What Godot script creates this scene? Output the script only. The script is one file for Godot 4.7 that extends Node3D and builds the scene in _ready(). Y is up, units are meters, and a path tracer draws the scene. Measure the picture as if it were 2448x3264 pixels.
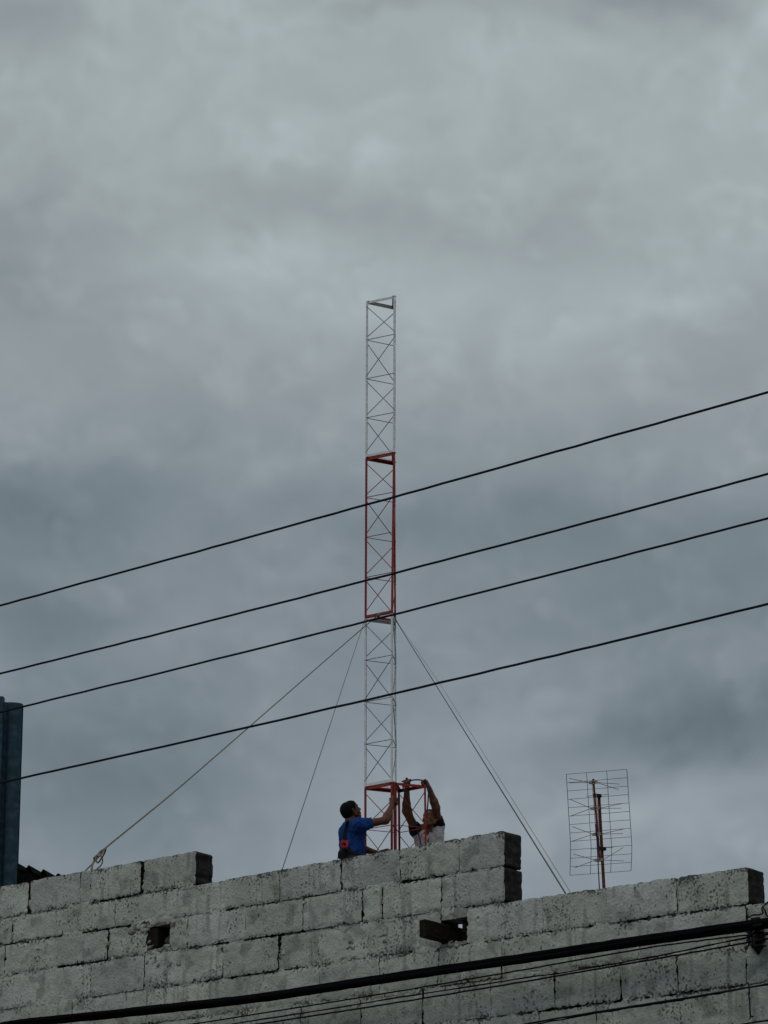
extends Node3D

# ---------------------------------------------------------------- camera numbers
const F := 11500.0           # focal length in photograph pixels (2448 x 3264)
const PITCH := deg_to_rad(18.0)
const EYE := Vector3(0, 1.6, 0)
# the block wall runs away to the left; ALONG its face, OUT of its face towards the street
const WALL_AT := Vector3(0, 0, -19.6255)
var ALONG := Vector3(sin(deg_to_rad(49.6)), 0, cos(deg_to_rad(49.6)))
var OUT := Vector3(-cos(deg_to_rad(49.6)), 0, sin(deg_to_rad(49.6)))
const MAST_Z := -41.0
const BASE_Y := 9.53         # roof on which the mast and the two people stand
const SLAB_Y := 4.25         # roof behind the block wall

var used := {}
var mats := {}
var fine_noise: FastNoiseLite
var mid_noise: FastNoiseLite
var low_noise: FastNoiseLite


func ray(x: float, y: float) -> Vector3:
	var u := (x - 1224.0) / F
	var v := (1632.0 - y) / F
	return Vector3(u, 0, 0) + v * Vector3(0, cos(PITCH), sin(PITCH)) + Vector3(0, sin(PITCH), -cos(PITCH))


# point on the vertical plane z = depth seen through a place of the photograph
func at_z(x: float, y: float, z: float) -> Vector3:
	var d := ray(x, y)
	return EYE + d * (z / d.z)


# point on a plane parallel to the block wall, off metres in front of it
func at_wall(x: float, y: float, off := 0.0) -> Vector3:
	var d := ray(x, y)
	return EYE + d * (((WALL_AT + OUT * off - EYE).dot(OUT)) / d.dot(OUT))


func wall_point(s: float, t: float, d := 0.0) -> Vector3:
	return WALL_AT + ALONG * s + Vector3.UP * t + OUT * d


# ---------------------------------------------------------------- scene helpers
func numbered(called: String) -> String:
	var n: int = used.get(called, -1) + 1
	used[called] = n
	return called if n == 0 else "%s_%03d" % [called, n]


func tag(o: Node, label: String, category: String, group := "") -> void:
	o.set_meta("label", label)
	o.set_meta("category", category)
	if group:
		o.set_meta("group", group)


func thing(called: String, where: Vector3, label: String, category: String, group := "") -> Node3D:
	var o := Node3D.new()
	o.name = numbered(called)
	add_child(o)
	o.position = where
	tag(o, label, category, group)
	return o


func node_part(called: String, parent: Node, where := Vector3.ZERO) -> Node3D:
	var o := Node3D.new()
	o.name = called
	parent.add_child(o, true)
	o.position = where
	return o


func put(called: String, mesh: Mesh, m: Material, parent: Node, where := Vector3.ZERO) -> MeshInstance3D:
	var o := MeshInstance3D.new()
	o.name = numbered(called) if parent == self else called
	o.mesh = mesh
	if m:
		o.material_override = m
	o.cast_shadow = GeometryInstance3D.SHADOW_CASTING_SETTING_ON
	parent.add_child(o, true)
	o.position = where
	return o


func start() -> SurfaceTool:
	var st := SurfaceTool.new()
	st.begin(Mesh.PRIMITIVE_TRIANGLES)
	return st


func done(st: SurfaceTool) -> ArrayMesh:
	st.generate_normals()
	return st.commit()


func quad(st: SurfaceTool, a: Vector3, b: Vector3, c: Vector3, d: Vector3) -> void:
	for p in [a, b, c, a, c, d]:
		st.add_vertex(p)


# a bar of rectangular section between two points; side is a hint for its width direction
func add_bar(st: SurfaceTool, a: Vector3, b: Vector3, side: Vector3, w: float, h: float) -> void:
	var dir := (b - a).normalized()
	var x := (side - dir * side.dot(dir)).normalized() * w * 0.5
	var y := dir.cross(x.normalized()).normalized() * h * 0.5
	st.set_smooth_group(-1)
	var p := [a - x - y, a + x - y, a + x + y, a - x + y, b - x - y, b + x - y, b + x + y, b - x + y]
	for q in [[0, 1, 2, 3], [5, 4, 7, 6], [4, 5, 1, 0], [3, 2, 6, 7], [1, 5, 6, 2], [4, 0, 3, 7]]:
		quad(st, p[q[0]], p[q[1]], p[q[2]], p[q[3]])


func add_box(st: SurfaceTool, lo: Vector3, hi: Vector3) -> void:
	var m := (lo + hi) * 0.5
	add_bar(st, Vector3(m.x, m.y, lo.z), Vector3(m.x, m.y, hi.z), Vector3.RIGHT, hi.x - lo.x, hi.y - lo.y)


# a tube along points, radius may vary
func add_tube(st: SurfaceTool, pts: Array, r, sides := 8, closed := false) -> void:
	var n := pts.size()
	var rings := []
	var up := Vector3(0.13, 0.97, 0.2)
	for i in n:
		var a: Vector3 = pts[maxi(i - 1, 0)] if not closed else pts[(i - 1 + n) % n]
		var b: Vector3 = pts[mini(i + 1, n - 1)] if not closed else pts[(i + 1) % n]
		var dir := (b - a).normalized()
		if absf(dir.dot(up)) > 0.95:
			up = Vector3(0.9, 0.1, 0.4)
		var x := up.cross(dir).normalized()
		var y := dir.cross(x)
		up = y
		var rad: float = r[i] if r is Array else r
		var ring := []
		for k in sides:
			var an := TAU * k / sides
			ring.append(pts[i] + (x * cos(an) + y * sin(an)) * rad)
		rings.append(ring)
	st.set_smooth_group(0)
	for i in (n if closed else n - 1):
		for k in sides:
			var k2 := (k + 1) % sides
			var i2 := (i + 1) % n
			quad(st, rings[i][k], rings[i2][k], rings[i2][k2], rings[i][k2])
	if not closed:
		st.set_smooth_group(-1)
		for k in range(1, sides - 1):
			for p in [rings[0][0], rings[0][k], rings[0][k + 1], rings[n - 1][0], rings[n - 1][k + 1], rings[n - 1][k]]:
				st.add_vertex(p)


func tube_mesh(pts: Array, r, sides := 8, closed := false) -> ArrayMesh:
	var st := start()
	add_tube(st, pts, r, sides, closed)
	return done(st)


func smooth_path(pts: Array, steps := 8) -> Array:
	var c := Curve3D.new()
	for i in pts.size():
		var a: Vector3 = pts[maxi(i - 1, 0)]
		var b: Vector3 = pts[mini(i + 1, pts.size() - 1)]
		var tan := (b - a) / 6.0
		c.add_point(pts[i], -tan, tan)
	var out := []
	for i in pts.size() - 1:
		for k in steps:
			out.append(c.sample(i, float(k) / steps))
	out.append(pts[-1])
	return out


func shifted(pts: Array, by: Vector3) -> Array:
	return pts.map(func(p): return p - by)


# an angle iron between two points: two flanges in the directions f1 and f2
func angle_iron(a: Vector3, b: Vector3, f1: Vector3, f2: Vector3, w: float, t: float) -> ArrayMesh:
	var st := start()
	var dir := (b - a).normalized()
	f1 = (f1 - dir * f1.dot(dir)).normalized()
	f2 = (f2 - dir * f2.dot(dir)).normalized()
	var n1 := dir.cross(f1)
	var n2 := dir.cross(f2)
	add_bar(st, a + f1 * w * 0.5, b + f1 * w * 0.5, f1, w, t)
	add_bar(st, a + f2 * (w * 0.5 + t), b + f2 * (w * 0.5 + t), f2, w, t)
	return done(st)


func plain(key: String, lin: Color, rough := 0.85, metal := 0.0) -> StandardMaterial3D:
	if mats.has(key):
		return mats[key]
	var m := StandardMaterial3D.new()
	m.albedo_color = lin.linear_to_srgb()
	m.roughness = rough
	m.metallic_specular = 0.3
	m.metallic = metal
	mats[key] = m
	return m


# a material whose colour varies with a noise laid over it in world space
func grained(key: String, a: Color, b: Color, c: Color, size: float, rough := 0.85, metal := 0.0, bump := 0.0, seed_ := 1) -> StandardMaterial3D:
	if mats.has(key):
		return mats[key]
	var m := StandardMaterial3D.new()
	m.roughness = rough
	m.metallic_specular = 0.3
	m.metallic = metal
	var n := FastNoiseLite.new()
	n.seed = seed_
	n.noise_type = FastNoiseLite.TYPE_SIMPLEX_SMOOTH
	n.frequency = 0.02
	n.fractal_octaves = 5
	var img := n.get_seamless_image(256, 256)
	img.convert(Image.FORMAT_RGB8)
	var nm: Image = null
	if bump > 0.0:
		nm = img.duplicate()
		nm.bump_map_to_normal_map(bump)
	for y in 256:
		for x in 256:
			var v := img.get_pixel(x, y).r
			var k := a.lerp(b, smoothstep(0.25, 0.6, v)).lerp(c, smoothstep(0.62, 0.85, v))
			img.set_pixel(x, y, k.linear_to_srgb())
	m.albedo_texture = ImageTexture.create_from_image(img)
	if nm:
		m.normal_enabled = true
		m.normal_texture = ImageTexture.create_from_image(nm)
	m.uv1_triplanar = true
	m.uv1_scale = Vector3.ONE / size
	mats[key] = m
	return m


func _ready() -> void:
	# ---------------- camera
	var cam := Camera3D.new()
	cam.name = "camera"
	add_child(cam)
	cam.position = EYE
	cam.rotation = Vector3(PITCH, 0, 0)
	cam.keep_aspect = Camera3D.KEEP_HEIGHT
	cam.fov = rad_to_deg(2.0 * atan(1632.0 / F))
	cam.near = 0.1
	cam.far = 1500.0
	cam.current = true
	# ---------------- sky and light: an overcast rainy-season afternoon
	var env := Environment.new()
	env.background_mode = Environment.BG_SKY
	env.tonemap_mode = Environment.TONE_MAPPER_LINEAR
	env.tonemap_exposure = 1.0
	env.background_energy_multiplier = 1.0
	env.sdfgi_enabled = true
	env.ssao_enabled = true
	env.ssil_enabled = true
	var sky := Sky.new()
	var pan := PanoramaSkyMaterial.new()
	pan.panorama = ImageTexture.create_from_image(overcast())
	sky.sky_material = pan
	env.sky = sky
	env.ambient_light_source = Environment.AMBIENT_SOURCE_SKY
	var we := WorldEnvironment.new()
	we.name = "world_environment"
	we.environment = env
	add_child(we)
	var sun := DirectionalLight3D.new()
	sun.name = "sun"
	sun.light_energy = 0.16
	sun.light_angular_distance = 25.0
	sun.light_color = Color(1.0, 0.98, 0.95)
	sun.shadow_enabled = true
	add_child(sun)
	sun.look_at_from_position(Vector3(-6, 14, 9), Vector3.ZERO)
	# ---------------- noises
	fine_noise = noise(11, 45.0, 3)
	mid_noise = noise(12, 11.0, 3)
	low_noise = noise(13, 2.6, 3)
	# ---------------- the setting
	build_ground()
	build_block_building()
	build_mast_building()
	build_boards()
	build_blue_cladding()
	build_lean_to()
	# ---------------- the mast, the people, the antenna
	build_mast()
	build_person_blue()
	build_person_white()
	build_held_cable()
	build_antenna()
	# ---------------- ropes and cables
	build_guys()
	build_sky_cables()
	build_wall_cables()
	build_bracket()


func noise(seed_: int, freq: float, octaves: int) -> FastNoiseLite:
	var n := FastNoiseLite.new()
	n.seed = seed_
	n.noise_type = FastNoiseLite.TYPE_SIMPLEX_SMOOTH
	n.frequency = freq
	n.fractal_octaves = octaves
	return n


# ---------------------------------------------------------------- sky
var cloud_big: FastNoiseLite
var cloud_mid: FastNoiseLite
var cloud_wisp: FastNoiseLite
# soft banks of cloud: [azimuth, elevation, half width, half height (degrees), tilt, brightness]
var banks := []


func bank(x: float, y: float, rx: float, ry: float, tilt: float, amount: float) -> void:
	var d := ray(x, y).normalized()
	banks.append([rad_to_deg(atan2(d.x, -d.z)), rad_to_deg(asin(d.y)), rad_to_deg(rx / F), rad_to_deg(ry / F), tilt, amount])


func cloud_color(d: Vector3) -> Color:
	var el := rad_to_deg(asin(clampf(d.y, -1, 1)))
	var az := rad_to_deg(atan2(d.x, -d.z))
	# thin grey veil, darker towards the rain clouds low down, paler again at the skyline
	var v := 0.66
	v -= 0.115 * smoothstep(22.0, 17.3, el)
	v += 0.02 * smoothstep(14.0, 11.5, el)
	v += 0.01 * smoothstep(20.0, 26.0, el)
	var at := d * 100.0 + Vector3(431, 307, 203)
	var big := cloud_big.get_noise_3dv(at)
	var mid := cloud_mid.get_noise_3dv(at + Vector3(31, 7, 3) + Vector3(big, -big, big) * 2.0)
	var wisp := cloud_wisp.get_noise_3dv(Vector3(at.x * 0.8 - at.y * 0.5, at.y * 1.7 + at.x * 0.4, at.z) + Vector3(mid, big, mid) * 3.0)
	v += big * 0.03 + mid * 0.026 + wisp * 0.043 * (0.6 + mid)
	if absf(az) < 14.0 and d.z < 0.0:
		var e := Vector2(big, mid) * 0.5
		for b in banks:
			var q := Vector2((az - b[0] + e.x) * cos(deg_to_rad(el)), el - b[1] + e.y).rotated(b[4])
			var g := exp(-pow(q.x / b[2], 2.0) - pow(q.y / b[3], 2.0))
			v += b[5] * g * 1.25
	v = clampf(v, 0.36, 0.74)
	# v is the brightness in the picture; paler cloud is nearly neutral, darker cloud bluish
	var k := smoothstep(0.42, 0.62, v)
	var c := Color(v * lerpf(0.885, 0.938, k), v, v * (1.02 + 0.024 * smoothstep(23.0, 16.0, el) + 0.022 * smoothstep(0.66, 0.5, v)))
	return c.srgb_to_linear()


func overcast() -> Image:
	cloud_big = noise(3, 0.11, 4)
	cloud_mid = noise(5, 0.33, 4)
	cloud_wisp = noise(8, 0.55, 5)
	# dark and bright banks of the cloud in view
	bank(1150, 690, 520, 130, 0.15, -0.045)
	bank(1780, 720, 170, 260, 0.0, -0.025)
	bank(780, 830, 430, 70, -0.14, 0.04)
	bank(2080, 0, 330, 80, 0.0, -0.08)
	bank(2448, 70, 60, 80, 0.0, 0.04)
	bank(60, 40, 220, 120, 0.0, -0.055)
	bank(1250, -10, 300, 40, 0.0, -0.045)
	bank(1500, 200, 500, 180, 0.0, 0.02)
	bank(2330, 400, 250, 300, 0.0, 0.015)
	bank(60, 830, 330, 260, 0.0, -0.075)
	bank(2080, 970, 300, 60, -0.35, 0.025)
	bank(1500, 1000, 700, 130, 0.0, 0.02)
	bank(100, 1600, 420, 190, 0.0, -0.055)
	bank(850, 1510, 160, 50, -0.5, 0.025)
	bank(1750, 1680, 560, 110, 0.1, -0.035)
	bank(1150, 1750, 420, 120, 0.0, -0.01)
	bank(150, 1980, 420, 110, 0.1, -0.035)
	bank(480, 2050, 220, 80, -0.4, 0.03)
	bank(1250, 2050, 350, 110, 0.0, -0.01)
	bank(2350, 2300, 620, 120, -0.08, -0.072)
	bank(2300, 1900, 420, 120, 0.05, -0.02)
	bank(1650, 2330, 300, 130, -0.25, 0.045)
	bank(2050, 2600, 560, 130, -0.12, 0.055)
	bank(1350, 2550, 420, 190, 0.0, 0.025)
	bank(250, 2450, 500, 260, 0.0, -0.045)
	bank(2420, 1050, 300, 200, 0.0, -0.02)
	var small := Image.create(512, 256, false, Image.FORMAT_RGBF)
	for y in 256:
		for x in 512:
			small.set_pixel(x, y, cloud_color(pan_dir((x + 0.5) / 512.0, minf((y + 0.5) / 256.0, 0.4999))))
	small.resize(4096, 2048, Image.INTERPOLATE_BILINEAR)
	# the part of the sky in front of the camera, and well round it, in full detail
	for y in range(560, 1000):
		for x in range(-228, 228):
			var edge := minf(minf(x + 228, 227 - x), minf(y - 560, 999 - y)) / 40.0
			var c := cloud_color(pan_dir((x + 0.5) / 4096.0, (y + 0.5) / 2048.0))
			if edge < 1.0:
				c = small.get_pixel(posmod(x, 4096), y).lerp(c, edge)
			small.set_pixel(posmod(x, 4096), y, c)
	return small


func pan_dir(u: float, v: float) -> Vector3:
	var az := u * TAU      # the panorama's left edge lies straight ahead
	var el := (0.5 - v) * PI
	return Vector3(sin(az) * cos(el), sin(el), -cos(az) * cos(el))


# ---------------------------------------------------------------- ground
func build_ground() -> void:
	var m := PlaneMesh.new()
	m.size = Vector2(1600, 1600)
	var g := put("ground", m, grained("asphalt", Color(0.06, 0.06, 0.058), Color(0.085, 0.083, 0.08), Color(0.12, 0.115, 0.11), 3.0, 0.95), self)
	g.set_meta("kind", "structure")


# ---------------------------------------------------------------- the block wall
# bed joints, top to bottom, as height = a + b * s
var beds := [[6.197, -0.0092], [5.997, -0.0076], [5.806, -0.017], [5.612, -0.0195], [5.41, -0.0165], [5.2, -0.02], [4.995, -0.015], [4.79, -0.012], [4.585, -0.01]]
# each course: [first s, last s, upright joints as [left edge, right edge, how open]]
var courses := []
# where bed joints have lost their mortar: [bed, s0, s1, how open 0..1]
var open_beds := [
	[1, -2.30, -1.86, 0.85], [1, -2.82, -2.50, 0.55], [1, -1.86, -1.60, 0.5], [1, -3.3, -2.85, 0.3],
	[2, -3.2, -2.45, 0.5], [2, -2.36, -2.02, 0.8], [2, -2.02, -1.80, 0.6], [2, -1.22, -0.62, 0.5], [2, -0.60, -0.33, 0.6], [2, -0.28, 0.10, 0.35], [2, 0.11, 0.45, 0.85], [2, 0.45, 0.86, 0.55],
	[3, -2.56, -2.12, 0.8], [3, -3.0, -2.8, 0.5], [3, -1.50, -1.38, 0.9], [3, -1.28, -1.17, 0.9], [3, -1.05, -0.58, 0.85], [3, -0.58, -0.16, 0.4], [3, -0.16, 0.0, 0.6], [3, 0.0, 0.40, 0.4], [3, 0.40, 0.86, 0.45],
	[4, -2.1, -1.7, 0.4], [4, -1.62, -1.22, 0.4], [4, -1.18, -0.77, 0.65], [4, -0.75, -0.5, 0.5], [4, 0.70, 0.90, 0.75], [4, 0.92, 1.5, 0.5], [4, 1.60, 1.98, 0.75], [4, 2.0, 2.43, 0.65], [4, -0.1, 0.2, 0.4],
	[5, -2.0, -1.7, 0.4], [5, -0.5, 0.3, 0.3], [5, 1.3, 1.9, 0.35],
	[6, 0.50, 1.06, 0.6], [6, 1.06, 1.61, 0.85], [6, 1.64, 2.39, 0.6], [6, -0.8, 0.4, 0.4],
]
const HOLE := Rect2(0.408, 5.41, 0.176, 0.14)        # right through the wall
const NICHE := Rect2(-1.822, 5.672, 0.186, 0.134)


func bed(k: int, s: float) -> float:
	return beds[k][0] + beds[k][1] * s


func lay_courses() -> void:
	courses = [
		[-4.45, -1.44, [[-4.16, -4.148, .3], [-3.72, -3.705, .4], [-3.275, -3.262, .3], [-2.828, -2.807, 1.0], [-2.385, -2.372, .35], [-2.302, -2.291, .6], [-1.88, -1.856, 1.0]]],
		[-4.45, 0.851, [[-4.29, -4.278, .3], [-3.85, -3.84, .3], [-3.405, -3.395, .3], [-2.964, -2.944, .6], [-2.53, -2.517, .5], [-2.091, -2.078, .4], [-1.626, -1.615, .15], [-1.213, -1.203, .15], [-.782, -.77, .45], [-.318, -.304, .5], [.108, .12, .5], [.53, .541, .35]]],
		[-4.45, 0.853, [[-4.34, -4.33, .3], [-3.89, -3.88, .3], [-3.45, -3.44, .3], [-3.017, -3.004, .4], [-2.569, -2.559, .15], [-2.146, -2.126, .95], [-1.822, -1.636, 2.0], [-1.496, -1.482, .5], [-1.046, -1.035, .3], [-.602, -.59, .6], [-.166, -.152, .75], [-.019, -.008, .7], [.407, .418, .6]]],
		[-4.45, 2.429, [[-4.05, -4.04, .3], [-3.6, -3.59, .3], [-3.17, -3.16, .3], [-2.73, -2.718, .3], [-2.276, -2.265, .15], [-1.839, -1.828, .45], [-1.64, -1.63, .4], [-1.216, -1.203, .45], [-.785, -.77, .7], [-.481, -.468, .4], [-.123, -.113, .2], [.232, .242, .35], [.408, .584, 2.0], [.664, .676, .4], [1.105, 1.114, .15], [1.526, 1.536, .4], [1.982, 1.994, .45]]],
		[-4.45, 3.9, [[-4.15, -4.14, .3], [-3.71, -3.7, .3], [-3.28, -3.27, .3], [-2.85, -2.84, .3], [-2.425, -2.414, .3], [-1.984, -1.973, .4], [-1.814, -1.803, .4], [-1.335, -1.325, .2], [-.9, -.89, .2], [-.479, -.467, .35], [-.036, -.026, .2], [.381, .392, .5], [.824, .834, .25], [1.323, 1.333, .2], [1.717, 1.728, .4], [2.161, 2.172, .45], [2.412, 2.424, .5], [2.86, 2.872, .3], [3.3, 3.312, .3]]],
		[-4.45, 3.9, [[-4.0, -3.99, .3], [-3.56, -3.55, .3], [-3.12, -3.11, .3], [-2.7, -2.69, .3], [-2.26, -2.25, .3], [-1.86, -1.85, .3], [-1.479, -1.469, .3], [-1.04, -1.03, .3], [-.612, -.602, .3], [-.173, -.163, .3], [.264, .278, 1.0], [.748, .757, .3], [1.174, 1.188, .9], [1.605, 1.62, .85], [1.97, 1.984, .95], [2.398, 2.41, .6], [2.8, 2.81, .3], [3.25, 3.26, .3]]],
		[-4.45, 3.9, [[-4.2, -4.19, .3], [-3.3, -3.29, .3], [-2.86, -2.85, .3], [-2.42, -2.41, .3], [-1.98, -1.97, .3], [-1.54, -1.53, .3], [-1.1, -1.09, .3], [-.66, -.65, .3], [-.22, -.21, .3], [.22, .23, .4], [.66, .67, .4], [1.07, 1.08, .4], [1.447, 1.457, .3], [1.99, 2.0, .3], [2.413, 2.424, .7], [2.85, 2.86, .3], [3.3, 3.31, .3]]],
		[-4.45, 3.9, [[-4.0, -3.99, .3], [-3.5, -3.49, .3], [-3.06, -3.05, .3], [-2.6, -2.59, .3], [-2.2, -2.19, .3], [-1.76, -1.75, .3], [-1.3, -1.29, .3], [-.88, -.87, .3], [-.44, -.43, .3], [0.0, .01, .4], [.44, .45, .4], [.88, .89, .4], [1.3, 1.31, .3], [1.74, 1.75, .3], [2.18, 2.19, .4], [2.6, 2.61, .3], [3.05, 3.06, .3]]],
	]


# coats of lime wash, mould specks, streaks and bare concrete; one texel is about 4 mm of wall
func wash_images() -> Array:
	var w := 2048
	var h := 512
	var a := noise(21, 0.012, 4).get_image(w, h).get_data()      # broad tone
	var b := noise(22, 0.06, 4).get_image(w, h).get_data()       # blotches
	var c := noise(23, 0.22, 3).get_image(w, h).get_data()       # grain
	var p := noise(24, 0.0105, 3).get_image(w, h).get_data()     # where mould grows
	var q := noise(25, 0.19, 3).get_image(w, h).get_data()       # specks
	var r := noise(26, 0.02, 4).get_image(w, h).get_data()       # where the wash has gone
	var si := noise(27, 0.05, 4).get_image(w, 40)
	si.resize(w, h, Image.INTERPOLATE_CUBIC)
	var s := si.get_data()
	var img := PackedByteArray()
	img.resize(w * h * 3)
	var hgt := PackedByteArray()
	hgt.resize(w * h)
	var open_col := []
	for bd in beds.size():
		var col := PackedFloat32Array()
		for x in w:
			col.append(open_at(bd, (x + 0.5) / w * 8.5 - 4.5))
		open_col.append(col)
	for i in w * h:
		var grain := c[i] / 255.0
		var blot := b[i] / 255.0
		var v := 0.475 + 0.16 * (a[i] / 255.0 - 0.5) + 0.13 * (blot - 0.5) + 0.06 * (grain - 0.5)
		v *= 1.0 - 0.34 * smoothstep(0.55, 0.8, s[i] / 255.0) * smoothstep(0.35, 0.6, a[i] / 255.0)
		var wear := r[i] / 255.0 + 0.22 * (blot - 0.5) + 0.16 * (grain - 0.5)
		var bare := 0.8 * smoothstep(0.62, 0.8, wear)
		var g := 0.15 + 0.1 * grain
		var cr := lerpf(v * 0.965, g * 0.97, bare * 0.75)
		var cg := lerpf(v, g, bare * 0.75)
		var cb := lerpf(v * 0.92, g * 0.93, bare * 0.75)
		var m := 0.75 * smoothstep(0.35, 0.85, p[i] / 255.0)
		var ps := (i % w + 0.5) / w * 8.5 - 4.5
		var pt := 6.35 - (i / w + 0.5) / h * 1.95
		var crest := bed(0, ps) if ps < -1.44 else (bed(1, ps) if ps < 0.852 else (bed(3, ps) if ps < 2.43 else 99.0))
		if crest - pt < 0.05:
			m += (1.0 - (crest - pt) / 0.05) * smoothstep(0.3, 0.7, r[i] / 255.0) * 1.6
		for bd in 8:
			var away := absf(pt - beds[bd][0] - beds[bd][1] * ps)
			if away < 0.03 and bd > 0:
				var rim := 1.0 - away / 0.03
				m += rim * smoothstep(0.3, 0.7, a[i] / 255.0) * 0.8 + rim * rim * maxf(0.0, open_col[bd][i % w] - 0.25) * 1.9
		var speck := smoothstep(0.0, 0.08, q[i] / 255.0 - (0.8 - 0.25 * m) + 0.26 * (blot - 0.5))
		speck *= 0.88
		cr = lerpf(cr, 0.03, speck)
		cg = lerpf(cg, 0.034, speck)
		cb = lerpf(cb, 0.032, speck)
		img[i * 3] = int(255.0 * pow(clampf(cr, 0.0, 1.0), 0.4545))
		img[i * 3 + 1] = int(255.0 * pow(clampf(cg, 0.0, 1.0), 0.4545))
		img[i * 3 + 2] = int(255.0 * pow(clampf(cb, 0.0, 1.0), 0.4545))
		hgt[i] = int(clampf(110.0 + 110.0 * (grain - 0.5) + 130.0 * (blot - 0.5) - 40.0 * bare - 60.0 * speck, 0.0, 255.0))
	var hi := Image.create_from_data(w, h, false, Image.FORMAT_L8, hgt)
	hi.convert(Image.FORMAT_RGB8)
	hi.bump_map_to_normal_map(2.0)
	return [Image.create_from_data(w, h, false, Image.FORMAT_RGB8, img), hi]


func wash_uv(s: float, t: float) -> Vector2:
	return Vector2((s + 4.5) / 8.5, (6.35 - t) / 1.95)


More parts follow.
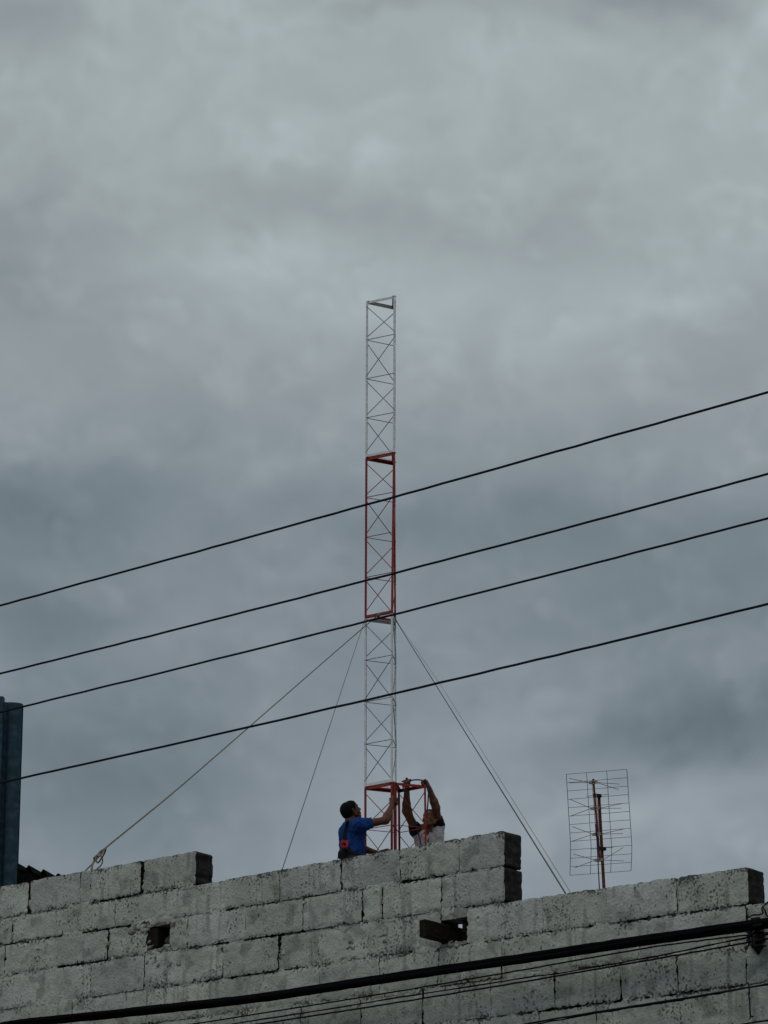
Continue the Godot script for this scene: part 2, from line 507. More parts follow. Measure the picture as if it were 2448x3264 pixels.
func build_block_building() -> void:
	lay_courses()
	var pics := wash_images()
	var wash := StandardMaterial3D.new()
	wash.albedo_texture = ImageTexture.create_from_image(pics[0])
	wash.normal_enabled = true
	wash.normal_texture = ImageTexture.create_from_image(pics[1])
	wash.normal_scale = 1.0
	wash.roughness = 0.95
	wash.vertex_color_use_as_albedo = true
	mats["wash"] = wash
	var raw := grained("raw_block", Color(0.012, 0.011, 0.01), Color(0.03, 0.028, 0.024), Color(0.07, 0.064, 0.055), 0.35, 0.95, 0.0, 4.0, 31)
	var house := thing("block_building", WALL_AT, "whitewashed concrete block wall with stepped top and black mould along the joints", "building")
	var wall := node_part("wall", house)
	var rng := RandomNumberGenerator.new()
	rng.seed = 77
	for k in courses.size():
		var left: float = courses[k][0]
		var pieces := []
		for j in courses[k][2]:
			# most upright joints are tight; only the open ones gape
			var c: float = (j[0] + j[1]) * 0.5
			var half: float = (j[1] - j[0]) * 0.5 if j[2] > 0.9 else 0.0028
			pieces.append([left, c - half])
			left = c + half
		pieces.append([left, courses[k][1]])
		for p in pieces:
			if p[1] - p[0] < 0.03:
				continue
			var rough := 1.0
			if k == 2 and p[0] > -2.2 and p[1] < -1.4:
				rough = 2.6
			if k == 3 and p[0] > -1.7 and p[1] < -1.1:
				rough = 1.9
			if k == 3 and p[0] > -0.5 and p[1] < 0.7:
				rough = 1.7
			block(wall, k, p[0], p[1], rng, rough, wash, raw)
	joints(wall, wash)
	# the niche's back, a broken core of block
	var st := start()
	var c := NICHE.get_center()
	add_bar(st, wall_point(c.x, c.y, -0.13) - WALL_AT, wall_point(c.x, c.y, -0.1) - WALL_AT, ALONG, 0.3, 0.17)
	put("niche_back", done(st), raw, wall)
	var core := []
	for q in [[-1.69, 5.72, 0.03], [-1.665, 5.745, 0.026], [-1.68, 5.69, 0.03], [-1.65, 5.70, 0.026], [-1.655, 5.775, 0.02]]:
		core.append([wall_point(q[0], q[1], -0.1), q[2], wall_point(q[0], q[1] - 0.01, -0.055), q[2] * 0.9])
	st = start()
	bone_mesh(st, core, 0.006, 0.02, WALL_AT, [], 0.012)
	put("brick_core", done(st), grained("burnt_brick", Color(0.03, 0.022, 0.016), Color(0.07, 0.05, 0.036), Color(0.11, 0.085, 0.06), 0.15, 0.95, 0.0, 3.0, 37), wall)
	# fill under the niche
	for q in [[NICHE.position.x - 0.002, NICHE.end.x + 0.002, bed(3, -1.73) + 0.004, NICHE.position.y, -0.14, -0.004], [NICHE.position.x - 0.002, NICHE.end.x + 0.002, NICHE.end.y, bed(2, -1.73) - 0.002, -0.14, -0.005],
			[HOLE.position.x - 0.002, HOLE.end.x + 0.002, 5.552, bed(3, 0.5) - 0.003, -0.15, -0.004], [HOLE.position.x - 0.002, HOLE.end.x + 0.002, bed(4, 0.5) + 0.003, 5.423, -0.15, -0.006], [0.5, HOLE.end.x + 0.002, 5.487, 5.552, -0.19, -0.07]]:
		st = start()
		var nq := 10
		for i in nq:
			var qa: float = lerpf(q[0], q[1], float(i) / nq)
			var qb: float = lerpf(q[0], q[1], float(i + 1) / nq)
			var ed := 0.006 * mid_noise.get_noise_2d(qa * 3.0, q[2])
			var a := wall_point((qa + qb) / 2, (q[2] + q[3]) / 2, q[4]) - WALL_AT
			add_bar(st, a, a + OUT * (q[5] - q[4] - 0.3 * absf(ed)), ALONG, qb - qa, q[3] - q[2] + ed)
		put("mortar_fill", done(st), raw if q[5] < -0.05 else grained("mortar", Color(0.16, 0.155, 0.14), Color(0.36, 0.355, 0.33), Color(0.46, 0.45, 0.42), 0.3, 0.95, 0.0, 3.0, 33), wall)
	# lumps of set mortar round the niche, on the broken courses and along the tops
	var crumbs := RandomNumberGenerator.new()
	crumbs.seed = 19
	for q in [[-1.84, 5.70, 5], [-1.63, 5.80, 4], [-1.80, 5.80, 5], [-1.66, 5.66, 5], [-1.95, 5.80, 7], [-2.08, 5.74, 6], [-2.02, 5.68, 6], [-1.90, 5.62, 4], [-1.76, 5.60, 6], [-1.62, 5.56, 6], [0.05, 5.93, 3], [0.50, 5.405, 4], [-0.25, 5.8, 3], [-0.2, 5.5, 6], [-0.05, 5.52, 6], [0.05, 5.47, 5]]:
		var cb := []
		for i in q[2]:
			var cs: float = q[0] + crumbs.randf_range(-0.06, 0.06)
			var ct: float = q[1] + crumbs.randf_range(-0.022, 0.022)
			var pt := wall_point(cs, ct, -0.008)
			var to := pt + ALONG * crumbs.randf_range(-0.03, 0.03) + Vector3.UP * crumbs.randf_range(-0.012, 0.012)
			cb.append([pt, crumbs.randf_range(0.008, 0.014), to, crumbs.randf_range(0.006, 0.012)])
		st = start()
		bone_mesh(st, cb, 0.005, 0.006, WALL_AT, [], 0.007)
		put("mortar_lump", done(st), mats["mortar"], wall)
	# rendered wall under the courses, roof slab behind, other walls
	st = start()
	var top := bed(8, 0) - 0.03
	add_bar(st, Vector3(0, top / 2, 0) + ALONG * -8.5 - OUT * 0.09, Vector3(0, top / 2, 0) + ALONG * 8 - OUT * 0.09, OUT, 0.16, top)
	put("lower_wall", done(st), grained("lower_wash", Color(0.3, 0.3, 0.28), Color(0.45, 0.45, 0.43), Color(0.5, 0.5, 0.48), 1.6, 0.95, 0.0, 2.0, 35), house)
	var roofing := grained("roof_concrete", Color(0.14, 0.135, 0.13), Color(0.22, 0.215, 0.2), Color(0.28, 0.27, 0.26), 1.4, 0.95, 0.0, 2.0, 36)
	st = start()
	add_bar(st, Vector3(0, SLAB_Y - 0.08, 0) + ALONG * -8.5 - OUT * 5.2, Vector3(0, SLAB_Y - 0.08, 0) + ALONG * 8 - OUT * 5.2, OUT, 10.0, 0.16)
	put("roof_slab", done(st), roofing, house)
	for e in [-8.4, 7.9]:
		st = start()
		add_bar(st, Vector3(0, (SLAB_Y - 0.17) / 2, 0) + ALONG * e - OUT * 0.19, Vector3(0, (SLAB_Y - 0.17) / 2, 0) + ALONG * e - OUT * 10.1, ALONG, 0.15, SLAB_Y - 0.17)
		put("side_wall", done(st), mats["lower_wash"], house)


func open_at(k: int, s: float) -> float:
	for q in open_beds:
		if q[0] == k and s > q[1] and s < q[2]:
			return q[3]
	return 0.2


# one block: a bulged, chipped, lime-washed face and raw concrete sides
func block(wall: Node3D, k: int, s0: float, s1: float, rng: RandomNumberGenerator, rough: float, wash: Material, raw: Material) -> void:
	var nx := clampi(int((s1 - s0) / 0.0135), 4, 36)
	var ny := 15
	var sm := (s0 + s1) * 0.5
	var tm := (bed(k, sm) + bed(k + 1, sm)) * 0.5
	var centre := ALONG * sm + Vector3.UP * tm
	var off := rng.randf_range(-0.005, 0.004)
	var tilt_s := rng.randf_range(-0.004, 0.004)
	var tilt_t := rng.randf_range(-0.004, 0.004)
	var bare_top: bool = k == 0 or (k == 1 and sm > -1.44) or (k == 3 and sm > 0.85)
	var open_right: bool = s1 == courses[k][1]
	var grid := []
	var uvs := []
	for j in ny + 1:
		var row := []
		var uvr := []
		for i in nx + 1:
			var u := float(i) / nx
			var v := float(j) / ny
			var s := lerpf(s0, s1, u)
			var hi := bed(k, s) - (0.0 if bare_top else 0.003)
			var lo := bed(k + 1, s) + 0.003
			if k == 3 and s0 > 0.3 and s0 < 0.42:
				pass
			var t := lerpf(hi, lo, v)
			var d := off + tilt_s * (u - 0.5) * 2.0 + tilt_t * (v - 0.5) * 2.0
			d += rough * (0.002 * mid_noise.get_noise_2d(s, t) + 0.0012 * fine_noise.get_noise_2d(s, t) + 0.003 * low_noise.get_noise_2d(s * 2.0, t * 2.0))
			var on_s := i == 0 or i == nx
			var on_t := j == 0 or j == ny
			if on_s or on_t:
				var chip := 0.0006 + rough * 0.02 * maxf(0.0, mid_noise.get_noise_2d(s * 1.7 + 40.0, t * 1.7) + 0.4 * fine_noise.get_noise_2d(s, t) - 0.12)
				if on_t:
					var gone: float = open_at(k if j == 0 else k + 1, s)
					chip += 0.011 * maxf(0.0, gone - 0.3) * maxf(0.0, mid_noise.get_noise_2d(s * 2.6 + 17.0, t) + 0.5 * fine_noise.get_noise_2d(s + 3.0, t) + 0.1)
				if bare_top and j == 0:
					chip = 0.011 * absf(mid_noise.get_noise_2d(s + 9.0, t)) - 0.006 * maxf(0.0, low_noise.get_noise_2d(s * 3.0, 4.0))
				if on_s and on_t:
					chip += rng.randf_range(0.001, 0.006) * rough
				if on_s:
					s += chip if i == 0 else -chip
				if on_t:
					t += -chip if j == 0 else chip
				d -= 0.003 + 0.003 * absf(fine_noise.get_noise_2d(s + 5.0, t))
			elif i == 1 or j == 1 or i == nx - 1 or j == ny - 1:
				d -= 0.0012
			row.append(ALONG * s + Vector3.UP * t + OUT * d - centre)
			uvr.append(wash_uv(s, t))
		grid.append(row)
		uvs.append(uvr)
	var st := start()
	st.set_smooth_group(0)
	var coat := rng.randf_range(0.86, 1.07)
	st.set_color(Color(coat, coat, coat * rng.randf_range(0.97, 1.02)))
	for j in ny:
		for i in nx:
			for e in [[0, 0], [1, 0], [1, 1], [0, 0], [1, 1], [0, 1]]:
				st.set_uv(uvs[j + e[1]][i + e[0]])
				st.add_vertex(grid[j + e[1]][i + e[0]])
	st.generate_normals()
	st.generate_tangents()
	var mesh := st.commit()
	# sides back into the wall
	st = start()
	var loop := []
	for i in nx + 1:
		loop.append(grid[0][i])
	for j in range(1, ny + 1):
		loop.append(grid[j][nx])
	for i in range(nx - 1, -1, -1):
		loop.append(grid[ny][i])
	for j in range(ny - 1, 0, -1):
		loop.append(grid[j][0])
	st.set_smooth_group(0)
	var depth := [0.0, -0.05, -0.1, -0.15]
	for q in loop.size():
		var a: Vector3 = loop[q]
		var b: Vector3 = loop[(q + 1) % loop.size()]
		for e in 3:
			var pts := []
			for pp in [[a, depth[e]], [b, depth[e]], [b, depth[e + 1]], [a, depth[e + 1]]]:
				var p: Vector3 = pp[0]
				if pp[1] < 0.0:
					p = p - OUT * (p.dot(OUT)) + OUT * pp[1]
					var sd := p.dot(ALONG)
					var wob := 0.005 * mid_noise.get_noise_3dv(p + centre)
					if absf(sd) > (s1 - s0) * 0.45 and (open_right or bare_top):
						p += ALONG * wob
					if bare_top:
						p += Vector3.UP * wob
				pts.append(p)
			quad(st, pts[1], pts[0], pts[3], pts[2])
	var back := OUT * -0.15
	var c := [Vector3.ZERO, Vector3.ZERO, Vector3.ZERO, Vector3.ZERO]
	var nn := 0
	for g in [grid[0][0], grid[0][nx], grid[ny][nx], grid[ny][0]]:
		c[nn] = g - OUT * g.dot(OUT) + back
		nn += 1
	quad(st, c[1], c[0], c[3], c[2])
	st.generate_normals()
	mesh = st.commit(mesh)
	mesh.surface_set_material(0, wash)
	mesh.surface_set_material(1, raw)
	put("block", mesh, null, wall, centre)


# the mortar of all joints: filled flush and washed over in places, gone in others
func joints(wall: Node3D, wash: Material) -> void:
	var cell := 0.0052
	var sa := -4.4
	var sb := 3.85
	var ta := 4.6
	var tb := 6.2
	var nx := int((sb - sa) / cell)
	var ny := int((tb - ta) / cell)
	var idx := PackedInt32Array()
	idx.resize((nx + 1) * (ny + 1))
	idx.fill(-1)
	var verts := PackedVector3Array()
	var uvs := PackedVector2Array()
	var hs := PackedFloat32Array()
	hs.resize((nx + 1) * (ny + 1))
	hs.fill(0.0)
	var gap := noise(41, 9.0, 5)
	var lump := noise(42, 3.2, 3)
	for i in nx + 1:
		var s := sa + i * cell
		var wobble := 0.004 * mid_noise.get_noise_2d(s, 3.0)
		var lines := []
		for k in beds.size():
			lines.append(bed(k, s))
		var open := []
		for k in beds.size():
			open.append(open_at(k, s))
		for j in ny + 1:
			var t := ta + j * cell
			var k := -1
			for e in courses.size():
				if t <= lines[e] and t > lines[e + 1]:
					k = e
					break
			if k < 0 or s > courses[k][1] - 0.012:
				continue
			# nearest bed joint
			var du: float = lines[k] - t
			var dl: float = t - lines[k + 1]
			var bare_top: bool = k == 0 or (k == 1 and s > -1.44) or (k == 3 and s > 0.853)
			if bare_top and du < 0.012:
				continue
			var dist := 9.0
			var o := 0.2
			if dl < du:
				dist = dl
				o = open[k + 1]
			elif not bare_top:
				dist = du
				o = open[k]
			dist = absf(dist + wobble)
			for jt in courses[k][2]:
				if s > jt[0] - 0.04 and s < jt[1] + 0.04:
					var mid_s: float = (jt[0] + jt[1]) * 0.5
					var half: float = (jt[1] - jt[0]) * 0.5
					var dv := maxf(0.0, absf(s - mid_s) - half + 0.004)
					if jt[2] > 1.5:
						dv = 9.0
					if dv < dist:
						dist = dv
						o = jt[2]
			if HOLE.grow(0.004).has_point(Vector2(s, t)) or NICHE.grow(0.002).has_point(Vector2(s, t)):
				continue
			var smear := lump.get_noise_2d(s, t * 1.6)
			if dist > 0.03 + maxf(0.0, smear) * 0.05:
				continue
			var g := gap.get_noise_2d(s, t * 1.3) * 0.5 + 0.5
			var hgt := -0.0062 + 0.004 * mid_noise.get_noise_2d(s * 1.3, t * 1.3) + 0.0022 * fine_noise.get_noise_2d(s, t) + 0.006 * smear
			if dist > 0.012:
				hgt -= (dist - 0.012) * (0.45 - 0.4 * smoothstep(0.1, 0.5, smear))
			var lost := smoothstep(0.0, 0.14, o * 0.85 + 0.02 - g)
			hgt = lerpf(hgt, -0.012 - 0.03 * smoothstep(0.35, 0.6, lump.get_noise_2d(s * 3.0 + 8.0, t * 3.0) * 0.5 + 0.5), lost)
			var n := j * (nx + 1) + i
			idx[n] = verts.size()
			hs[n] = hgt
			verts.append(ALONG * s + Vector3.UP * t + OUT * hgt)
			uvs.append(wash_uv(s, t))
	var normals := PackedVector3Array()
	normals.resize(verts.size())
	var tris := PackedInt32Array()
	for j in ny:
		for i in nx:
			var a := idx[j * (nx + 1) + i]
			var b := idx[j * (nx + 1) + i + 1]
			var c := idx[(j + 1) * (nx + 1) + i + 1]
			var d := idx[(j + 1) * (nx + 1) + i]
			if a < 0 or b < 0 or c < 0 or d < 0:
				continue
			tris.append_array([a, c, b, a, d, c])
			var n := -(verts[c] - verts[a]).cross(verts[d] - verts[b])
			if n.dot(OUT) < 0.0:
				n = -n
			for e in [a, b, c, d]:
				normals[e] += n
	for i in normals.size():
		normals[i] = normals[i].normalized() if normals[i].length() > 0.0 else OUT
	var arr := []
	arr.resize(Mesh.ARRAY_MAX)
	arr[Mesh.ARRAY_VERTEX] = verts
	arr[Mesh.ARRAY_NORMAL] = normals
	arr[Mesh.ARRAY_TEX_UV] = uvs
	arr[Mesh.ARRAY_INDEX] = tris
	var mesh := ArrayMesh.new()
	mesh.add_surface_from_arrays(Mesh.PRIMITIVE_TRIANGLES, arr)
	var m := StandardMaterial3D.new()
	m.albedo_texture = wash.albedo_texture
	m.roughness = 0.95
	put("mortar", mesh, m, wall)


# ---------------------------------------------------------------- building that carries the mast
func build_mast_building() -> void:
	var l := at_z(560, 2900, MAST_Z).x
	var r := at_z(1436, 2900, MAST_Z).x
	var b := thing("concrete_building", Vector3((l + r) / 2, 0, MAST_Z), "concrete building behind the block wall that carries the red and white mast", "building")
	var hw := (r - l) / 2
	var st := start()
	add_box(st, Vector3(-hw, 0, -7), Vector3(hw, BASE_Y - 0.14, 0.9))
	put("wall", done(st), grained("grey_render", Color(0.2, 0.2, 0.19), Color(0.3, 0.3, 0.285), Color(0.36, 0.36, 0.34), 1.8, 0.95, 0.0, 2.0, 51), b)
	st = start()
	add_box(st, Vector3(-hw - 0.03, BASE_Y - 0.137, -7.03), Vector3(hw + 0.03, BASE_Y, 0.93))
	put("roof_slab", done(st), mats["roof_concrete"], b)


# ---------------------------------------------------------------- boards in the wall's two holes
func build_boards() -> void:
	var wood := grained("old_wood", Color(0.008, 0.006, 0.004), Color(0.017, 0.012, 0.008), Color(0.03, 0.022, 0.014), 0.16, 0.9, 0.0, 3.0, 61)
	for q in [[Vector2(0.435, 5.475), 0.185, 0.045, 0.098, "dark weathered board sticking out of the hole through the block wall"], [Vector2(-1.778, 5.738), -0.012, 0.085, 0.12, "dark board end sunk in the niche of the block wall"]]:
		var c: Vector2 = q[0]
		var tip: float = q[1]
		var a := wall_point(c.x, c.y, -0.3 if tip > 0.1 else -0.1)
		var t := thing("wooden_board", a, q[4], "board")
		var st := start()
		var n := 7
		var rings := []
		var end := wall_point(c.x - 0.004, c.y + 0.004, tip) - a
		for i in n + 1:
			var o := end * (float(i) / n)
			var hw: float = q[2] * 0.5
			var hh: float = q[3] * 0.5 * (1.0 - 0.03 * (i % 2))
			var ring := []
			for e in [[-1, -1, .75, 1], [-1, -1, 1, .85], [-1, 1, 1, .85], [-1, 1, .75, 1], [1, 1, .75, 1], [1, 1, 1, .85], [1, -1, 1, .85], [1, -1, .75, 1]]:
				var wv := 1.0 + 0.05 * mid_noise.get_noise_3d(o.x * 2 + e[0], o.y * 3 + e[1], i)
				ring.append(o + ALONG * e[0] * e[2] * hw * wv + Vector3.UP * e[1] * e[3] * hh * wv)
			rings.append(ring)
		st.set_smooth_group(-1)
		for i in n:
			for k in 8:
				quad(st, rings[i][k], rings[i + 1][k], rings[i + 1][(k + 1) % 8], rings[i][(k + 1) % 8])
		for k in range(1, 7):
			for p in [rings[n][0], rings[n][k], rings[n][k + 1]]:
				st.add_vertex(p)
		put("plank", done(st), wood, t)


# ---------------------------------------------------------------- blue sheet-metal cladding at the left
func build_blue_cladding() -> void:
	var z := -23.2
	var foot := at_z(48, 2810, z)
	var top_l := at_z(0, 2229, z).y
	var t := thing("metal_cladding", Vector3(foot.x, SLAB_Y, z), "tall blue ribbed sheet metal cladding at the left edge above the wall", "cladding")
	var blue := grained("blue_paint", Color(0.018, 0.042, 0.064), Color(0.027, 0.06, 0.088), Color(0.045, 0.082, 0.11), 0.35, 0.6, 0.0, 0.0, 71)
	# profile of the sheet from its right edge to the left: [x, z]
	var sheets := [[0.0, 5, 0.0], [-0.112, 6, 0.035], [-0.52, 6, 0.0], [-0.93, 6, 0.03]]
	for q in sheets.size():
		var x0: float = sheets[q][0]
		var prof := []
		if q == 0:
			prof = [[0.012, -0.06], [0.012, 0.0], [-0.02, 0.012], [-0.075, 0.0], [-0.09, -0.012], [-0.118, -0.012]]
		else:
			var x := x0
			prof.append([x + 0.006, -0.03])
			while x > x0 - 0.4:
				for e in [[0.0, 0.03], [-0.045, 0.03], [-0.06, 0.0], [-0.12, 0.0], [-0.135, 0.03]]:
					if x + e[0] > x0 - 0.41:
						prof.append([x + e[0], e[1]])
				x -= 0.18
		var st := start()
		st.set_smooth_group(-1)
		var h: float = top_l - SLAB_Y + (-0.028 if q == 0 else 0.004)
		for i in prof.size() - 1:
			var a := Vector3(prof[i][0], 0, prof[i][1] + sheets[q][2])
			var b := Vector3(prof[i + 1][0], 0, prof[i + 1][1] + sheets[q][2])
			var ha: float = h + (prof[i][0] * -0.12 if q == 0 else 0.0)
			var hb: float = h + (prof[i + 1][0] * -0.12 if q == 0 else 0.0)
			var th := Vector3(0, 0, -0.0015)
			quad(st, a + Vector3.UP * ha, a, b, b + Vector3.UP * hb)
			quad(st, b + th + Vector3.UP * hb, b + th, a + th, a + th + Vector3.UP * ha)
			quad(st, a + Vector3.UP * ha, b + Vector3.UP * hb, b + th + Vector3.UP * hb, a + th + Vector3.UP * ha)
		put("sheet", done(st), blue, t)
	var st2 := start()
	for x in [-0.06, -0.7, -1.3]:
		add_bar(st2, Vector3(x, 0, -0.05), Vector3(x, top_l - SLAB_Y - 0.12, -0.05), Vector3.RIGHT, 0.05, 0.05)
	put("frame", done(st2), plain("frame_steel", Color(0.03, 0.035, 0.04), 0.6), t)


# ---------------------------------------------------------------- corrugated lean-to roof beside it
func build_lean_to() -> void:
	var z := -23.6
	var a := at_z(20, 2757, z)
	var b := at_z(185, 2803, z)
	var t := thing("lean_to_roof", Vector3(a.x, SLAB_Y, z), "dark corrugated roof edge between the blue cladding and the wall", "roof")
	var tile := grained("old_sheet", Color(0.006, 0.005, 0.004), Color(0.011, 0.009, 0.008), Color(0.028, 0.023, 0.02), 0.3, 0.9, 0.0, 2.0, 73)
	var dir := b - a
	var n := 60
	var st := start()
	st.set_smooth_group(0)
	var deep := Vector3(0.5, -0.02, -1.6)
	var pts := []
	for i in n + 1:
		var u := float(i) / n
		var ph := fposmod((u * dir.x - 0.152) / 0.098, 1.0)
		var wave := pow(absf(cos(ph * PI)), 5.0) * 0.042
		pts.append(Vector3(0, a.y - SLAB_Y, 0) + dir * u + Vector3.UP * wave)
	for i in n:
		var th := Vector3(0, -0.012, 0)
		quad(st, pts[i], pts[i + 1], pts[i + 1] + deep, pts[i] + deep)
		quad(st, pts[i] + th, pts[i] + th + deep, pts[i + 1] + th + deep, pts[i + 1] + th)
		quad(st, pts[i], pts[i] + th, pts[i + 1] + th, pts[i + 1])
	put("sheet", done(st), tile, t)
	st = start()
	var low := Vector3(0, -0.085, -0.03)
	add_bar(st, pts[2] + low, pts[n - 2] + low, Vector3.UP, 0.14, 0.04)
	put("rafter", done(st), mats["old_wood"], t)
	for i in [4, n - 6]:
		st = start()
		var p: Vector3 = pts[i] + Vector3(0, -0.16, -0.03)
		add_bar(st, Vector3(p.x, 0, p.z), p, Vector3.RIGHT, 0.05, 0.05)
		put("post", done(st), mats["old_wood"], t)


# ---------------------------------------------------------------- lattice mast
const SIDE := 0.41


func corner(turn: float, k: int, mirrored := false) -> Vector3:
	# k 0: the corner to the left (or right), 1: nearest, 2: farthest
	var r := SIDE / sqrt(3.0)
	var an: float = [PI, PI / 3.0, -PI / 3.0][k]
	if mirrored:
		an = [0.0, PI - PI / 3.0, PI + PI / 3.0][k]
	var p := Vector3(cos(an) * r, 0, sin(an) * r)
	return p.rotated(Vector3.UP, turn)


# one welded section; lo/hi give the frame centres, turns their rotation
func section(parent: Node3D, lo: Vector3, hi: Vector3, turn_lo: float, turn_hi: float, m: Material, mirrored := false, flip := false) -> void:
	var cl := []
	var ch := []
	for k in 3:
		cl.append(lo + corner(turn_lo, k, mirrored))
		ch.append(hi + corner(turn_hi, k, mirrored))
	var w := 0.0235
	var t := 0.004
	for k in 3:
		var f1: Vector3 = cl[(k + 1) % 3] - cl[k]
		var f2: Vector3 = cl[(k + 2) % 3] - cl[k]
		put("leg", angle_iron(cl[k], ch[k], f1, f2, w, t), m, parent)
	for e in 2:
		var c: Array = ch if e == 1 else cl
		var mid: Vector3 = (c[0] + c[1] + c[2]) / 3.0
		for k in 3:
			var a: Vector3 = c[k]
			var b: Vector3 = c[(k + 1) % 3]
			var dir := (b - a).normalized()
			var inward := (mid - (a + b) / 2).normalized()
			var y := Vector3.UP * (-0.002 if e == 1 else 0.002)
			var down := Vector3.DOWN if e == 1 else Vector3.UP
			var sh := inward * 0.0045
			put("frame_bar", angle_iron(a + dir * 0.005 + y + sh, b - dir * 0.005 + y + sh, down, inward, 0.03, 0.004), m, parent)
	var rod := 0.0048
	var thin: Material = m if m == mats["red_steel"] else grained("zinc_rod", Color(0.16, 0.165, 0.18), Color(0.24, 0.245, 0.26), Color(0.3, 0.3, 0.32), 0.25, 0.55, 0.0, 0.0, 83)
	for lv in range(1, 4):
		var u := 1.0 - lv / 4.0
		for k in 3:
			var a: Vector3 = cl[k].lerp(ch[k], u)
			var b: Vector3 = cl[(k + 1) % 3].lerp(ch[(k + 1) % 3], u)
			put("rung", tube_mesh([a, b], rod, 6), thin, parent)
	for bay in 4:
		var u1 := 1.0 - bay / 4.0 - 0.012 - (0.018 if bay == 0 else 0.0)
		var u2 := 1.0 - (bay + 1) / 4.0 + 0.012 + (0.018 if bay == 3 else 0.0)
		for f in 3:
			var p: int = [0, 0, 1][f]
			var q: int = [1, 2, 2][f]
			var down := (bay % 2 == 0) == (f != 1)
			if flip:
				down = not down
			var a: Vector3 = cl[p].lerp(ch[p], u1 if down else u2)
			var b: Vector3 = cl[q].lerp(ch[q], u2 if down else u1)
			put("brace", tube_mesh([a, b], rod, 6), thin, parent)


func mast_level(y: float) -> float:
	return at_z(1224, y, MAST_Z).y


func build_mast() -> void:
	var white := grained("white_steel", Color(0.6, 0.62, 0.63), Color(0.74, 0.75, 0.76), Color(0.8, 0.8, 0.8), 0.25, 0.55, 0.0, 0.0, 81)
	var red := grained("red_steel", Color(0.2, 0.02, 0.02), Color(0.33, 0.036, 0.03), Color(0.4, 0.08, 0.036), 0.2, 0.5, 0.0, 0.0, 82)
	var base_x := at_z(1225.5, 2507, MAST_Z).x
	var ys := [mast_level(960), mast_level(1458.5), mast_level(1969.5), mast_level(2507), BASE_Y]
	var xs := [at_z(1229, 960, MAST_Z).x, at_z(1227.5, 1458, MAST_Z).x, at_z(1225.5, 1969, MAST_Z).x, base_x, base_x + 0.002]
	var turns := [0.4, -0.4, -5.4, -6.8, -7.2]
	var t := thing("lattice_mast", Vector3(base_x, BASE_Y, MAST_Z), "tall three-legged lattice mast of red and white sections standing behind the wall", "mast")
	for i in 4:
		var sec := node_part("mast_section", t)
		var lo := Vector3(xs[i + 1] - base_x, ys[i + 1] - BASE_Y + (0.004 if i < 3 else 0.012), 0)
		var hi := Vector3(xs[i] - base_x, ys[i] - BASE_Y - 0.004, 0)
		section(sec, lo, hi, deg_to_rad(turns[i + 1]), deg_to_rad(turns[i]), white if i % 2 == 0 else red)
		sec.set_meta("label", ["white top section", "red section above the guy ropes", "white section below the guy ropes", "red lowest section"][i])
	var plate := start()
	for k in 3:
		var c := corner(deg_to_rad(-7.2), k)
		add_box(plate, c + Vector3(-0.05, 0, -0.05), c + Vector3(0.05, 0.011, 0.05))
	put("base_plate", done(plate), red, t)
	# the loose section that is about to be lifted, standing beside the mast
	var top := at_z(1293.5, 2505, MAST_Z)
	var bx := at_z(1299, 3050, MAST_Z).x
	var s := thing("mast_section", Vector3(bx, BASE_Y, MAST_Z), "loose red lattice section standing beside the mast in front of the worker in white", "mast section")
	section(s, Vector3(0, 0.002, 0), Vector3(top.x - bx, top.y - BASE_Y, 0), deg_to_rad(-8.5), deg_to_rad(-8.5), red, true, true)


